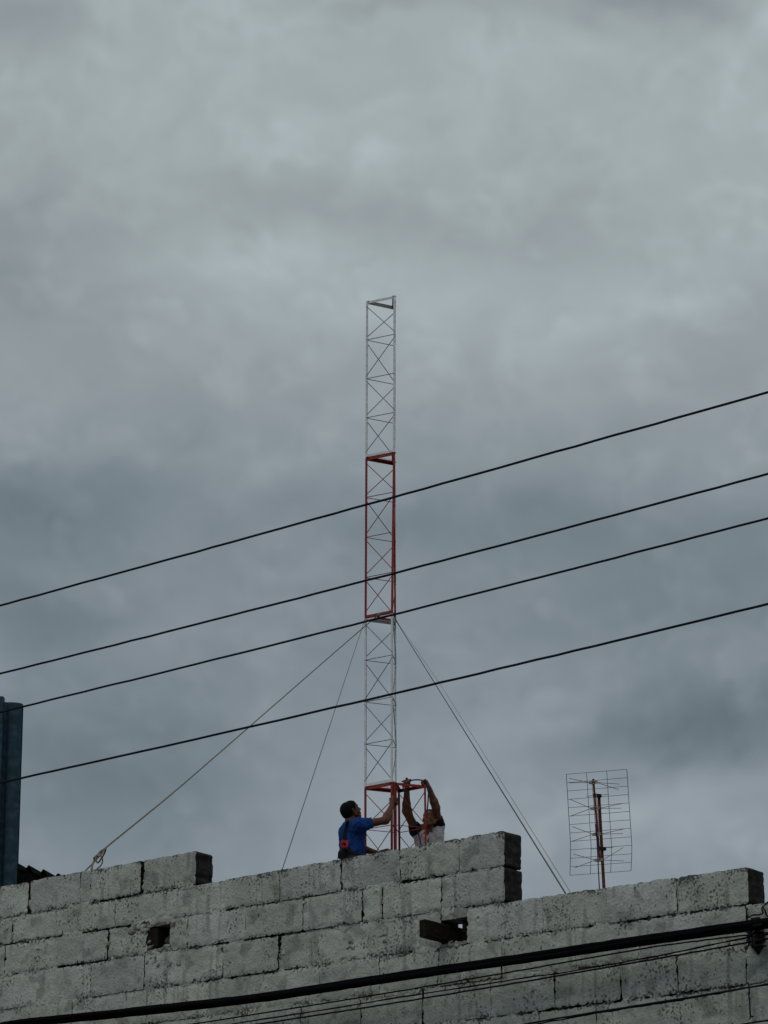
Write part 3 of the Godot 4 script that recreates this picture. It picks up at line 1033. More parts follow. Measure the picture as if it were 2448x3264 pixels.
# ---------------------------------------------------------------- people: smooth union of tapered bones meshed as surface nets
func bone_mesh(st: SurfaceTool, bones: Array, cell: float, k: float, origin: Vector3, cuts := [], ruffle := 0.0) -> void:
	var lo := Vector3.INF
	var hi := -Vector3.INF
	for b in bones:
		var m: float = maxf(b[1], b[3]) + k + cell * 3.0
		for p in [b[0], b[2]]:
			lo = lo.min(p - Vector3.ONE * m)
			hi = hi.max(p + Vector3.ONE * m)
	var nx := int((hi.x - lo.x) / cell) + 2
	var ny := int((hi.y - lo.y) / cell) + 2
	var nz := int((hi.z - lo.z) / cell) + 2
	var f := PackedFloat32Array()
	f.resize(nx * ny * nz)
	f.fill(1.0)
	for b in bones:
		var a: Vector3 = b[0]
		var ra: float = b[1]
		var e: Vector3 = b[2]
		var rb: float = b[3]
		var ax := e - a
		var l2 := maxf(ax.length_squared(), 1e-9)
		var m := maxf(ra, rb) + k + cell * 2.0
		var p0 := (a.min(e) - Vector3.ONE * m - lo) / cell
		var p1 := (a.max(e) + Vector3.ONE * m - lo) / cell
		for z in range(maxi(0, int(p0.z)), mini(nz, int(p1.z) + 1)):
			for y in range(maxi(0, int(p0.y)), mini(ny, int(p1.y) + 1)):
				var row := (z * ny + y) * nx
				for x in range(maxi(0, int(p0.x)), mini(nx, int(p1.x) + 1)):
					var p := lo + Vector3(x, y, z) * cell
					var t := clampf((p - a).dot(ax) / l2, 0.0, 1.0)
					var d := p.distance_to(a + ax * t) - lerpf(ra, rb, t)
					var o := f[row + x]
					var h := maxf(k - absf(o - d), 0.0) / k
					f[row + x] = minf(o, d) - h * h * k * 0.25
	if cuts or ruffle > 0.0:
		for z in nz:
			for y in ny:
				for x in nx:
					var n := (z * ny + y) * nx + x
					if f[n] > 0.08:
						continue
					var p := lo + Vector3(x, y, z) * cell
					if ruffle > 0.0:
						f[n] += ruffle * (mid_noise.get_noise_3dv(p * Vector3(1.4, 0.8, 1.4)) + 0.5 * mid_noise.get_noise_3dv(p * 2.3))
					for c in cuts:
						if c.size() < 3 or p.distance_to(c[0]) < c[2]:
							f[n] = maxf(f[n], (p - c[0]).dot(c[1]))
	var index := {}
	var verts := PackedVector3Array()
	for z in nz - 1:
		for y in ny - 1:
			for x in nx - 1:
				var n := (z * ny + y) * nx + x
				var neg := 0
				var v := [f[n], f[n + 1], f[n + nx], f[n + nx + 1], f[n + nx * ny], f[n + nx * ny + 1], f[n + nx * ny + nx], f[n + nx * ny + nx + 1]]
				for q in v:
					if q < 0.0:
						neg += 1
				if neg == 0 or neg == 8:
					continue
				var sum := Vector3.ZERO
				var cnt := 0
				for ed in [[0, 1], [2, 3], [4, 5], [6, 7], [0, 2], [1, 3], [4, 6], [5, 7], [0, 4], [1, 5], [2, 6], [3, 7]]:
					var va: float = v[ed[0]]
					var vb: float = v[ed[1]]
					if (va < 0.0) != (vb < 0.0):
						var t := va / (va - vb)
						var pa := Vector3(ed[0] & 1, (ed[0] >> 1) & 1, ed[0] >> 2)
						var pb := Vector3(ed[1] & 1, (ed[1] >> 1) & 1, ed[1] >> 2)
						sum += pa.lerp(pb, t)
						cnt += 1
				index[n] = verts.size()
				verts.append(lo + (Vector3(x, y, z) + sum / cnt) * cell - origin)
	st.set_smooth_group(0)
	var dx := [1, nx, nx * ny]
	for n in index:
		for ax in 3:
			var a0: int = dx[(ax + 1) % 3]
			var b0: int = dx[(ax + 2) % 3]
			# the edge from the cell's low corner along ax
			if (f[n] < 0.0) == (f[n + dx[ax]] < 0.0):
				continue
			if not (index.has(n - a0) and index.has(n - b0) and index.has(n - a0 - b0)):
				continue
			var q := [verts[index[n]], verts[index[n - a0]], verts[index[n - a0 - b0]], verts[index[n - b0]]]
			if f[n] < 0.0:
				quad(st, q[0], q[1], q[2], q[3])
			else:
				quad(st, q[0], q[3], q[2], q[1])


# a hand closed round a bar: palm, four fingers and a thumb, as bones
func fist(wrist: Vector3, palm: Vector3, bar_dir: Vector3, curl_to: Vector3, thumb_to: Vector3) -> Array:
	var bones := []
	var along := bar_dir.normalized()
	var fwd := (palm - wrist).normalized()
	bones.append([wrist, 0.026, wrist.lerp(palm, 0.6), 0.028])
	var lens := [0.9, 1.0, 0.95, 0.78]
	for i in 4:
		var o := along * (i - 1.5) * 0.019
		var k0 := palm + o
		bones.append([wrist.lerp(palm, 0.45) + o * 0.8, 0.017, k0, 0.0135])
		var reach := (curl_to - palm)
		var side := reach - fwd * reach.dot(fwd)
		var k1: Vector3 = k0 + (fwd * 0.026 + side * 0.35) * lens[i]
		var k2: Vector3 = k1 + (side * 0.75 - fwd * 0.004) * lens[i]
		var k3: Vector3 = k2 + (side * 0.15 - fwd * 0.022) * lens[i]
		bones.append([k0, 0.0115, k1, 0.0105])
		bones.append([k1, 0.0105, k2, 0.0095])
		bones.append([k2, 0.0095, k3, 0.0085])
	var th0 := wrist.lerp(palm, 0.3) + (thumb_to - palm).normalized() * 0.022
	var th1 := th0.lerp(thumb_to, 0.55) + fwd * 0.006
	bones.append([wrist.lerp(palm, 0.2), 0.018, th0, 0.016])
	bones.append([th0, 0.015, th1, 0.012])
	bones.append([th1, 0.012, thumb_to, 0.0095])
	return bones


func head_bones(c: Vector3, face: Vector3, crown: Vector3) -> Array:
	# c: middle of the skull, face: where it looks, crown: up through the skull
	var fw := face.normalized()
	var up := (crown - fw * crown.dot(fw)).normalized()
	var sd := fw.cross(up)
	var bones := []
	bones.append([c - fw * 0.022 + up * 0.012, 0.086, c + fw * 0.022 + up * 0.018, 0.08])
	bones.append([c + fw * 0.03 - up * 0.02, 0.066, c + fw * 0.052 - up * 0.075, 0.047])
	bones.append([c + fw * 0.07 - up * 0.106, 0.02, c + fw * 0.062 - up * 0.096, 0.026])
	for s in [-1.0, 1.0]:
		bones.append([c + sd * s * 0.05 - up * 0.05 + fw * 0.0, 0.026, c + sd * s * 0.025 - up * 0.097 + fw * 0.06, 0.021])
		bones.append([c + sd * s * 0.04 + fw * 0.075 - up * 0.035, 0.022, c + sd * s * 0.045 + fw * 0.06 - up * 0.05, 0.022])
		bones.append([c + sd * s * 0.012 + fw * 0.092 + up * 0.022, 0.013, c + sd * s * 0.048 + fw * 0.077 + up * 0.02, 0.013])
		bones.append([c + sd * s * 0.083 - up * 0.005 - fw * 0.006, 0.012, c + sd * s * 0.081 - up * 0.04 - fw * 0.002, 0.009])
	bones.append([c + fw * 0.094 + up * 0.008, 0.009, c + fw * 0.115 - up * 0.03, 0.013])
	bones.append([c + fw * 0.102 - up * 0.036, 0.016, c + fw * 0.1 - up * 0.036, 0.016])
	bones.append([c + fw * 0.094 - up * 0.066 + sd * 0.016, 0.009, c + fw * 0.094 - up * 0.066 - sd * 0.016, 0.009])
	bones.append([c + fw * 0.091 - up * 0.079 + sd * 0.013, 0.009, c + fw * 0.091 - up * 0.079 - sd * 0.013, 0.009])
	return bones


func eyes(parent: Node3D, c: Vector3, face: Vector3, crown: Vector3, o: Vector3) -> void:
	var fw := face.normalized()
	var up := (crown - fw * crown.dot(fw)).normalized()
	var sd := fw.cross(up)
	for s in [-1.0, 1.0]:
		var m := SphereMesh.new()
		m.radius = 0.0115
		m.height = 0.023
		m.radial_segments = 12
		m.rings = 6
		put("eye", m, plain("eye", Color(0.25, 0.23, 0.21), 0.3), parent, c + sd * s * 0.032 + fw * 0.081 - up * 0.004 - o)


func p1(x: float, y: float, dz: float) -> Vector3:
	return at_z(1070.0 + x / 8.295, 2540.0 + y / 8.295, MAST_Z + dz)


func p2(x: float, y: float, dz: float) -> Vector3:
	return at_z(1230.0 + x / 7.9, 2460.0 + y / 7.9, MAST_Z + dz)


func leg_bones(hip: Vector3, knee: Vector3, ankle: Vector3) -> Array:
	return [[hip, 0.092, knee, 0.062], [knee, 0.06, ankle, 0.043]]


func build_person_blue() -> void:
	var skin := grained("skin_a", Color(0.1, 0.042, 0.025), Color(0.14, 0.06, 0.035), Color(0.17, 0.075, 0.044), 0.2, 0.55, 0.0, 0.0, 91)
	var cloth := grained("blue_cotton", Color(0.006, 0.032, 0.14), Color(0.01, 0.046, 0.2), Color(0.018, 0.068, 0.26), 0.3, 0.95, 0.0, 1.5, 92)
	var denim := grained("dark_denim", Color(0.012, 0.014, 0.022), Color(0.02, 0.024, 0.036), Color(0.032, 0.036, 0.05), 0.2, 0.95, 0.0, 1.0, 93)
	var black := plain("black_web", Color(0.01, 0.01, 0.011), 0.85)
	var foot := Vector3(p1(470, 2500, 0.36).x, BASE_Y, MAST_Z + 0.36)
	var t := thing("person", foot, "person in blue t-shirt with tool belt gripping the mast with one raised arm", "person", "workers on the roof")
	var head := p1(385, 355, 0.36)
	var face := Vector3(0.82, 0.42, -0.3)
	var crown := Vector3(-0.42, 0.88, 0.1)
	var neck := p1(400, 640, 0.35)
	var sh_n := p1(620, 755, 0.46)
	var sh_f := p1(420, 740, 0.16)
	var el_n := p1(1320, 620, 0.42)
	var wr_n := p1(1470, 255, 0.3)
	var pa_n := p1(1510, 60, 0.235)
	var el_f := p1(560, 1330, 0.12)
	var wr_f := p1(1130, 1500, 0.2)
	var pa_f := p1(1370, 1470, 0.23)
	var chest := p1(430, 950, 0.33)
	var waist := p1(445, 1420, 0.33)
	var hips := p1(440, 1750, 0.33)
	var body := [
		[p1(410, 520, 0.35), 0.058, neck, 0.06], [neck, 0.062, chest, 0.11],
		[sh_n, 0.062, sh_f, 0.062], [chest, 0.115, waist, 0.105], [waist, 0.108, hips, 0.125],
		[sh_n, 0.056, el_n, 0.043], [el_n, 0.044, el_n.lerp(wr_n, 0.3), 0.045], [el_n.lerp(wr_n, 0.3), 0.045, wr_n, 0.03],
		[sh_f, 0.055, el_f, 0.043], [el_f, 0.044, el_f.lerp(wr_f, 0.3), 0.044], [el_f.lerp(wr_f, 0.3), 0.044, wr_f, 0.03],
	]
	var hip_n := hips + Vector3(0.02, -0.04, 0.085)
	var hip_f := hips + Vector3(0.0, -0.04, -0.085)
	var kn_n := Vector3(hips.x + 0.06, BASE_Y + 0.5, foot.z + 0.12)
	var kn_f := Vector3(hips.x + 0.02, BASE_Y + 0.5, foot.z - 0.12)
	var an_n := Vector3(hips.x + 0.02, BASE_Y + 0.09, foot.z + 0.13)
	var an_f := Vector3(hips.x - 0.06, BASE_Y + 0.09, foot.z - 0.13)
	var legs: Array = leg_bones(hip_n, kn_n, an_n) + leg_bones(hip_f, kn_f, an_f)
	body += legs
	for an in [an_n, an_f]:
		body.append([an + Vector3(-0.03, -0.05, 0), 0.036, an + Vector3(0.15, -0.057, 0), 0.03])
	var st := start()
	bone_mesh(st, body, 0.013, 0.035, foot)
	bone_mesh(st, head_bones(head, face, crown), 0.0055, 0.012, foot)
	bone_mesh(st, fist(wr_n, pa_n, Vector3(0.05, 1, 0), pa_n + Vector3(0.05, 0.0, -0.05), pa_n + Vector3(-0.035, 0.02, -0.05)), 0.005, 0.008, foot)
	bone_mesh(st, fist(wr_f, pa_f, Vector3(0, 1, 0), pa_f + Vector3(0.045, 0.0, -0.05), pa_f + Vector3(0.0, 0.04, 0.0)), 0.005, 0.008, foot)
	put("body", done(st), skin, t)
	eyes(t, head, face, crown, foot)
	# t-shirt
	var sleeve_n := sh_n.lerp(el_n, 0.5)
	var sleeve_f := sh_f.lerp(el_f, 0.5)
	st = start()
	var shirt := [
		[neck + Vector3(0, -0.03, 0), 0.07, chest, 0.128], [chest + Vector3(0.015, 0, 0), 0.136, waist, 0.127], [chest + Vector3(-0.02, -0.02, 0), 0.132, waist, 0.126], [waist, 0.127, p1(455, 1660, 0.33), 0.135],
		[sh_n + Vector3(-0.01, 0, 0), 0.075, sh_f, 0.075], [sh_n, 0.073, sleeve_n, 0.066], [sh_f, 0.073, sleeve_f, 0.066], [sh_n, 0.075, chest, 0.115],
	]
	bone_mesh(st, shirt, 0.0125, 0.05, foot, [
		[sleeve_n, (el_n - sh_n).normalized(), 0.14], [sleeve_f, (el_f - sh_f).normalized(), 0.12], [p1(455, 1660, 0.33), Vector3.DOWN], [neck + Vector3(0, 0.005, 0), Vector3(0.15, 1, 0).normalized(), 0.1]], 0.015)
	put("t_shirt", done(st), cloth, t)
	# trousers
	st = start()
	var tr := [[hips + Vector3(0, 0.06, 0), 0.135, hips, 0.14]]
	for b in legs:
		tr.append([b[0], b[1] + 0.016, b[2], b[3] + 0.018])
	bone_mesh(st, tr, 0.015, 0.04, foot, [[Vector3(0, BASE_Y + 0.08, 0), Vector3.DOWN]], 0.008)
	put("trousers", done(st), denim, t)
	st = start()
	for an in [an_n, an_f]:
		bone_mesh(st, [[an + Vector3(-0.035, -0.045, 0), 0.044, an + Vector3(0.16, -0.055, 0), 0.034], [an + Vector3(-0.02, 0.03, 0), 0.05, an + Vector3(-0.02, -0.04, 0), 0.046]], 0.012, 0.03, foot, [[Vector3(0, BASE_Y + 0.001, 0), Vector3.DOWN]])
	put("shoes", done(st), black, t)
	# cropped hair and beard
	st = start()
	var fw := face.normalized()
	var cr := (crown - fw * crown.dot(fw)).normalized()
	bone_mesh(st, [[head - fw * 0.024 + cr * 0.014, 0.096, head + fw * 0.018 + cr * 0.022, 0.088], [head - fw * 0.05 - cr * 0.04, 0.055, head - fw * 0.045 - cr * 0.075, 0.045]], 0.007, 0.03, foot,
		[[head + fw * 0.072 + cr * 0.045, (fw * 0.9 - cr * 0.45).normalized()], [head + fw * 0.01 - cr * 0.03, (fw * 0.75 - cr * 0.65).normalized()]], 0.003)
	put("hair", done(st), plain("black_hair", Color(0.004, 0.0035, 0.0035), 0.95), t)
	st = start()
	bone_mesh(st, [[head + fw * 0.05 - cr * 0.098, 0.033, head + fw * 0.07 - cr * 0.1, 0.027]], 0.006, 0.02, foot, [[head + fw * 0.06 - cr * 0.085, cr]])
	put("beard", done(st), mats["black_hair"], t)
	# harness: shoulder strap, waist belt, pouch
	var strap := [p1(330, 640, 0.52), p1(290, 760, 0.485), p1(255, 900, 0.475), p1(235, 1050, 0.475), p1(235, 1200, 0.475), p1(265, 1330, 0.475), p1(420, 1440, 0.475), p1(600, 1540, 0.46)]
	put("strap", ribbon(shifted(smooth_path(strap), foot), Vector3(0.35, 0, 0.94), 0.038, 0.006), plain("olive_web", Color(0.02, 0.018, 0.012), 0.9), t)
	var belt := []
	for i in 25:
		var an := TAU * i / 24.0
		belt.append(p1(448, 1600, 0.33) + Vector3(cos(an) * 0.148, -0.02 * cos(an), sin(an) * 0.145) - foot)
	put("belt", ribbon(belt, Vector3.ZERO, 0.045, 0.006), black, t)
	st = start()
	bone_mesh(st, [[p1(215, 1400, 0.44), 0.032, p1(180, 1500, 0.44), 0.045], [p1(180, 1500, 0.44), 0.045, p1(200, 1720, 0.44), 0.04], [p1(120, 1440, 0.44), 0.014, p1(50, 1640, 0.44), 0.006]], 0.008, 0.02, foot)
	put("pouch", done(st), black, t)
	# the red cord coil that hangs from the strap
	var at := p1(222, 1250, 0.515)
	var coil := thing("cord_coil", at, "small coil of bright red cord hanging on the back of the blue t-shirt", "cord")
	var rng := RandomNumberGenerator.new()
	rng.seed = 5
	var cord := plain("red_cord", Color(0.62, 0.035, 0.05), 0.7)
	for k in 6:
		var pts := []
		var rx := rng.randf_range(0.016, 0.04)
		var ry := rng.randf_range(0.026, 0.047)
		var lean := rng.randf_range(-1.2, 0.5)
		var slip := Vector2(rng.randf_range(-0.012, 0.01), rng.randf_range(-0.012, 0.008))
		for i in 24:
			var an := TAU * i / 24.0
			var q := Vector2(cos(an) * rx, sin(an) * ry).rotated(lean)
			pts.append(Vector3(q.x + slip.x, q.y + slip.y, 0.006 * sin(an * 2.0 + k) + 0.003 * k))
		put("cord_turn", tube_mesh(pts, 0.0032, 6, true), cord, coil)


func ribbon(pts: Array, normal: Vector3, w: float, th: float) -> ArrayMesh:
	var st := start()
	st.set_smooth_group(-1)
	for i in pts.size() - 1:
		var a: Vector3 = pts[i]
		var b: Vector3 = pts[i + 1]
		var n := normal
		if n == Vector3.ZERO:
			n = Vector3(a.x - pts[0].x + (pts[0].x - pts[12].x) * 0.5, 0, a.z - (pts[6].z + pts[18].z) * 0.5).normalized()
			add_bar(st, a, b, Vector3.UP, w, th)
		else:
			var side := (b - a).cross(n).normalized()
			add_bar(st, a, b + (b - a).normalized() * 0.002, side, w, th)
	return done(st)


func build_person_white() -> void:
	var skin := grained("skin_b", Color(0.15, 0.064, 0.036), Color(0.2, 0.088, 0.05), Color(0.24, 0.108, 0.062), 0.2, 0.55, 0.0, 0.0, 95)
	var cloth := grained("white_cotton", Color(0.42, 0.38, 0.39), Color(0.54, 0.49, 0.5), Color(0.6, 0.55, 0.56), 0.3, 0.95, 0.0, 1.5, 96)
	var dark := grained("black_cotton", Color(0.009, 0.008, 0.011), Color(0.014, 0.012, 0.017), Color(0.02, 0.017, 0.023), 0.3, 0.95, 0.0, 1.0, 97)
	var foot := Vector3(p2(1110, 2500, -0.5).x, BASE_Y, MAST_Z - 0.5)
	var t := thing("person", foot, "person in white shirt with black sleeves holding a cable overhead with both hands", "person", "workers on the roof")
	var head := p2(1130, 1190, -0.4)
	var face := Vector3(-0.5, 0.28, 0.78)
	var crown := Vector3(0.12, 0.95, -0.28)
	var neck := p2(1090, 1560, -0.47)
	var sh_r := p2(1310, 1340, -0.5)
	var sh_l := p2(760, 1480, -0.44)
	var el_r := p2(1262, 900, -0.27)
	var wr_r := p2(1085, 400, -0.13)
	var pa_r := p2(1005, 255, -0.085)
	var el_l := p2(515, 990, -0.27)
	var wr_l := p2(530, 430, -0.14)
	var pa_l := p2(525, 270, -0.12)
	var chest := p2(1075, 1680, -0.49)
	var waist := p2(1110, 2120, -0.5)
	var hips := p2(1110, 2420, -0.5)
	var body := [
		[p2(1110, 1380, -0.43), 0.056, neck, 0.058], [neck, 0.062, chest, 0.1],
		[sh_r, 0.06, sh_l, 0.06], [chest + Vector3(-0.045, 0, 0), 0.1, waist, 0.1], [chest + Vector3(0.045, 0, 0), 0.1, waist, 0.1], [waist, 0.115, hips, 0.125],
		[sh_r, 0.056, el_r, 0.044], [el_r, 0.045, el_r.lerp(wr_r, 0.3), 0.044], [el_r.lerp(wr_r, 0.3), 0.044, wr_r, 0.03],
		[sh_l, 0.056, el_l, 0.046], [el_l, 0.046, el_l.lerp(wr_l, 0.3), 0.045], [el_l.lerp(wr_l, 0.3), 0.045, wr_l, 0.032],
	]
	var hz := foot.z
	var legs: Array = leg_bones(hips + Vector3(-0.085, -0.04, 0), Vector3(hips.x - 0.1, BASE_Y + 0.49, hz + 0.03), Vector3(hips.x - 0.12, BASE_Y + 0.09, hz - 0.02))
	legs += leg_bones(hips + Vector3(0.085, -0.04, 0), Vector3(hips.x + 0.09, BASE_Y + 0.49, hz), Vector3(hips.x + 0.1, BASE_Y + 0.09, hz - 0.06))
	body += legs
	var ankles := [legs[1][2], legs[3][2]]
	for an in ankles:
		body.append([an + Vector3(0, -0.05, -0.03), 0.036, an + Vector3(-0.02, -0.057, 0.15), 0.03])
	var st := start()
	bone_mesh(st, body, 0.013, 0.035, foot)
	bone_mesh(st, head_bones(head, face, crown), 0.0055, 0.012, foot)
	bone_mesh(st, fist(wr_r, pa_r, Vector3(0.3, 0.2, 1), pa_r + Vector3(-0.055, 0.02, 0.02), pa_r + Vector3(-0.05, -0.03, 0.04)), 0.005, 0.008, foot)
	bone_mesh(st, fist(wr_l, pa_l, Vector3(1, 0.1, 0.2), pa_l + Vector3(0.0, 0.02, 0.06), pa_l + Vector3(0.045, 0.03, 0.02)), 0.005, 0.008, foot)
	put("body", done(st), skin, t)
	eyes(t, head, face, crown, foot)
	st = start()
	var hem := p2(1110, 2400, -0.5)
	var shirt := [
		[neck + Vector3(0, -0.045, -0.01), 0.075, chest, 0.12], [chest + Vector3(-0.065, 0.01, 0), 0.108, waist + Vector3(-0.04, 0, 0), 0.115], [chest + Vector3(0.07, 0.03, 0), 0.112, waist + Vector3(0.05, 0, 0), 0.118],
		[sh_r + Vector3(0, -0.03, 0), 0.082, chest + Vector3(0.05, 0, 0), 0.1], [sh_l + Vector3(0.01, -0.02, 0), 0.07, chest + Vector3(-0.05, 0, 0), 0.1], [waist, 0.135, hem, 0.145],
	]
	bone_mesh(st, shirt, 0.0125, 0.04, foot, [[hem, Vector3.DOWN], [neck + Vector3(0, -0.02, 0.0), Vector3(-0.1, 0.9, 0.4).normalized(), 0.085]], 0.013)
	put("shirt", done(st), cloth, t)
	st = start()
	for e in [[sh_r, el_r, 0.42], [sh_l, el_l, 0.32]]:
		var cut: Vector3 = e[0].lerp(e[1], e[2])
		bone_mesh(st, [[e[0] + (e[0] - e[1]).normalized() * 0.03, 0.07, e[0], 0.079], [e[0], 0.079, cut, 0.066]], 0.011, 0.03, foot, [[cut, (e[1] - e[0]).normalized()]], 0.006)
	put("sleeves", done(st), dark, t)
	st = start()
	var tr := [[hips + Vector3(0, 0.06, 0), 0.135, hips, 0.14]]
	for b in legs:
		tr.append([b[0], b[1] + 0.016, b[2], b[3] + 0.018])
	bone_mesh(st, tr, 0.015, 0.04, foot, [[Vector3(0, BASE_Y + 0.08, 0), Vector3.DOWN]], 0.008)
	put("trousers", done(st), mats["dark_denim"], t)
	st = start()
	for an in ankles:
		bone_mesh(st, [[an + Vector3(0, -0.045, -0.035), 0.044, an + Vector3(-0.02, -0.055, 0.16), 0.034], [an + Vector3(0, 0.03, -0.02), 0.05, an + Vector3(0, -0.04, -0.02), 0.046]], 0.012, 0.03, foot, [[Vector3(0, BASE_Y + 0.001, 0), Vector3.DOWN]])
	put("shoes", done(st), mats["black_web"], t)
	st = start()
	var fw := face.normalized()
	var cr := (crown - fw * crown.dot(fw)).normalized()
	bone_mesh(st, [[head - fw * 0.024 + cr * 0.016, 0.095, head + fw * 0.018 + cr * 0.026, 0.087], [head - fw * 0.05 - cr * 0.03, 0.055, head - fw * 0.045 - cr * 0.06, 0.045]], 0.007, 0.03, foot,
		[[head + fw * 0.07 + cr * 0.06, (fw * 0.8 - cr * 0.6).normalized()], [head + fw * 0.01 - cr * 0.02, (fw * 0.75 - cr * 0.65).normalized()]], 0.003)
	put("hair", done(st), mats["black_hair"], t)


# the stiff blue-grey cable that the worker in white holds over the loose section
func build_held_cable() -> void:
	var o := p2(700, 240, -0.09)
	var t := thing("held_cable", o, "blue-grey cable looped between the raised hands of the worker in white", "cable")
	var a := [p2(400, 250, -0.1), p2(470, 225, -0.085), p2(560, 240, -0.075), p2(650, 215, -0.08), p2(760, 202, -0.085), p2(870, 208, -0.085), p2(970, 235, -0.07), p2(1060, 310, -0.05), p2(1085, 420, -0.05), p2(1072, 560, -0.07), p2(1060, 760, -0.13), p2(1040, 950, -0.2), p2(1015, 1150, -0.22), p2(1000, 1400, -0.24)]
	put("cable", tube_mesh(shifted(smooth_path(a, 6), o), 0.0085, 8), grained("cable_blue", Color(0.03, 0.045, 0.07), Color(0.045, 0.065, 0.095), Color(0.06, 0.08, 0.11), 0.2, 0.5, 0.0, 0.0, 98), t)
	var b := [p2(430, 380, -0.075), p2(470, 520, -0.09), p2(560, 720, -0.14), p2(620, 880, -0.18), p2(655, 1030, -0.22), p2(700, 1200, -0.26), p2(770, 1400, -0.3), p2(820, 1560, -0.33), p2(870, 1760, -0.34), p2(900, 2000, -0.34)]
	b.push_front(p2(420, 290, -0.09))
	put("cable_end", tube_mesh(shifted(smooth_path(b, 6), o), 0.0085, 8), mats["cable_blue"], t)
	var st := start()
	var c := p2(525, 215, -0.08) - o
	add_bar(st, c + Vector3(-0.035, -0.012, 0.01), c + Vector3(0.05, 0.006, 0.0), Vector3.UP, 0.02, 0.018)
	add_bar(st, c + Vector3(-0.002, -0.02, 0.005), c + Vector3(0.0, 0.028, 0.0), Vector3.RIGHT, 0.028, 0.02)
	put("clamp", done(st), plain("dark_steel", Color(0.02, 0.02, 0.021), 0.5, 0.4), t)


# ---------------------------------------------------------------- television antenna
func pa(x: float, y: float, dz := 0.0) -> Vector3:
	# places in a close look at the antenna (1700, 2400), 4.1475 times enlarged
	return at_z(1700.0 + x / 4.1475, 2400.0 + y / 4.1475, -25.0 + dz)


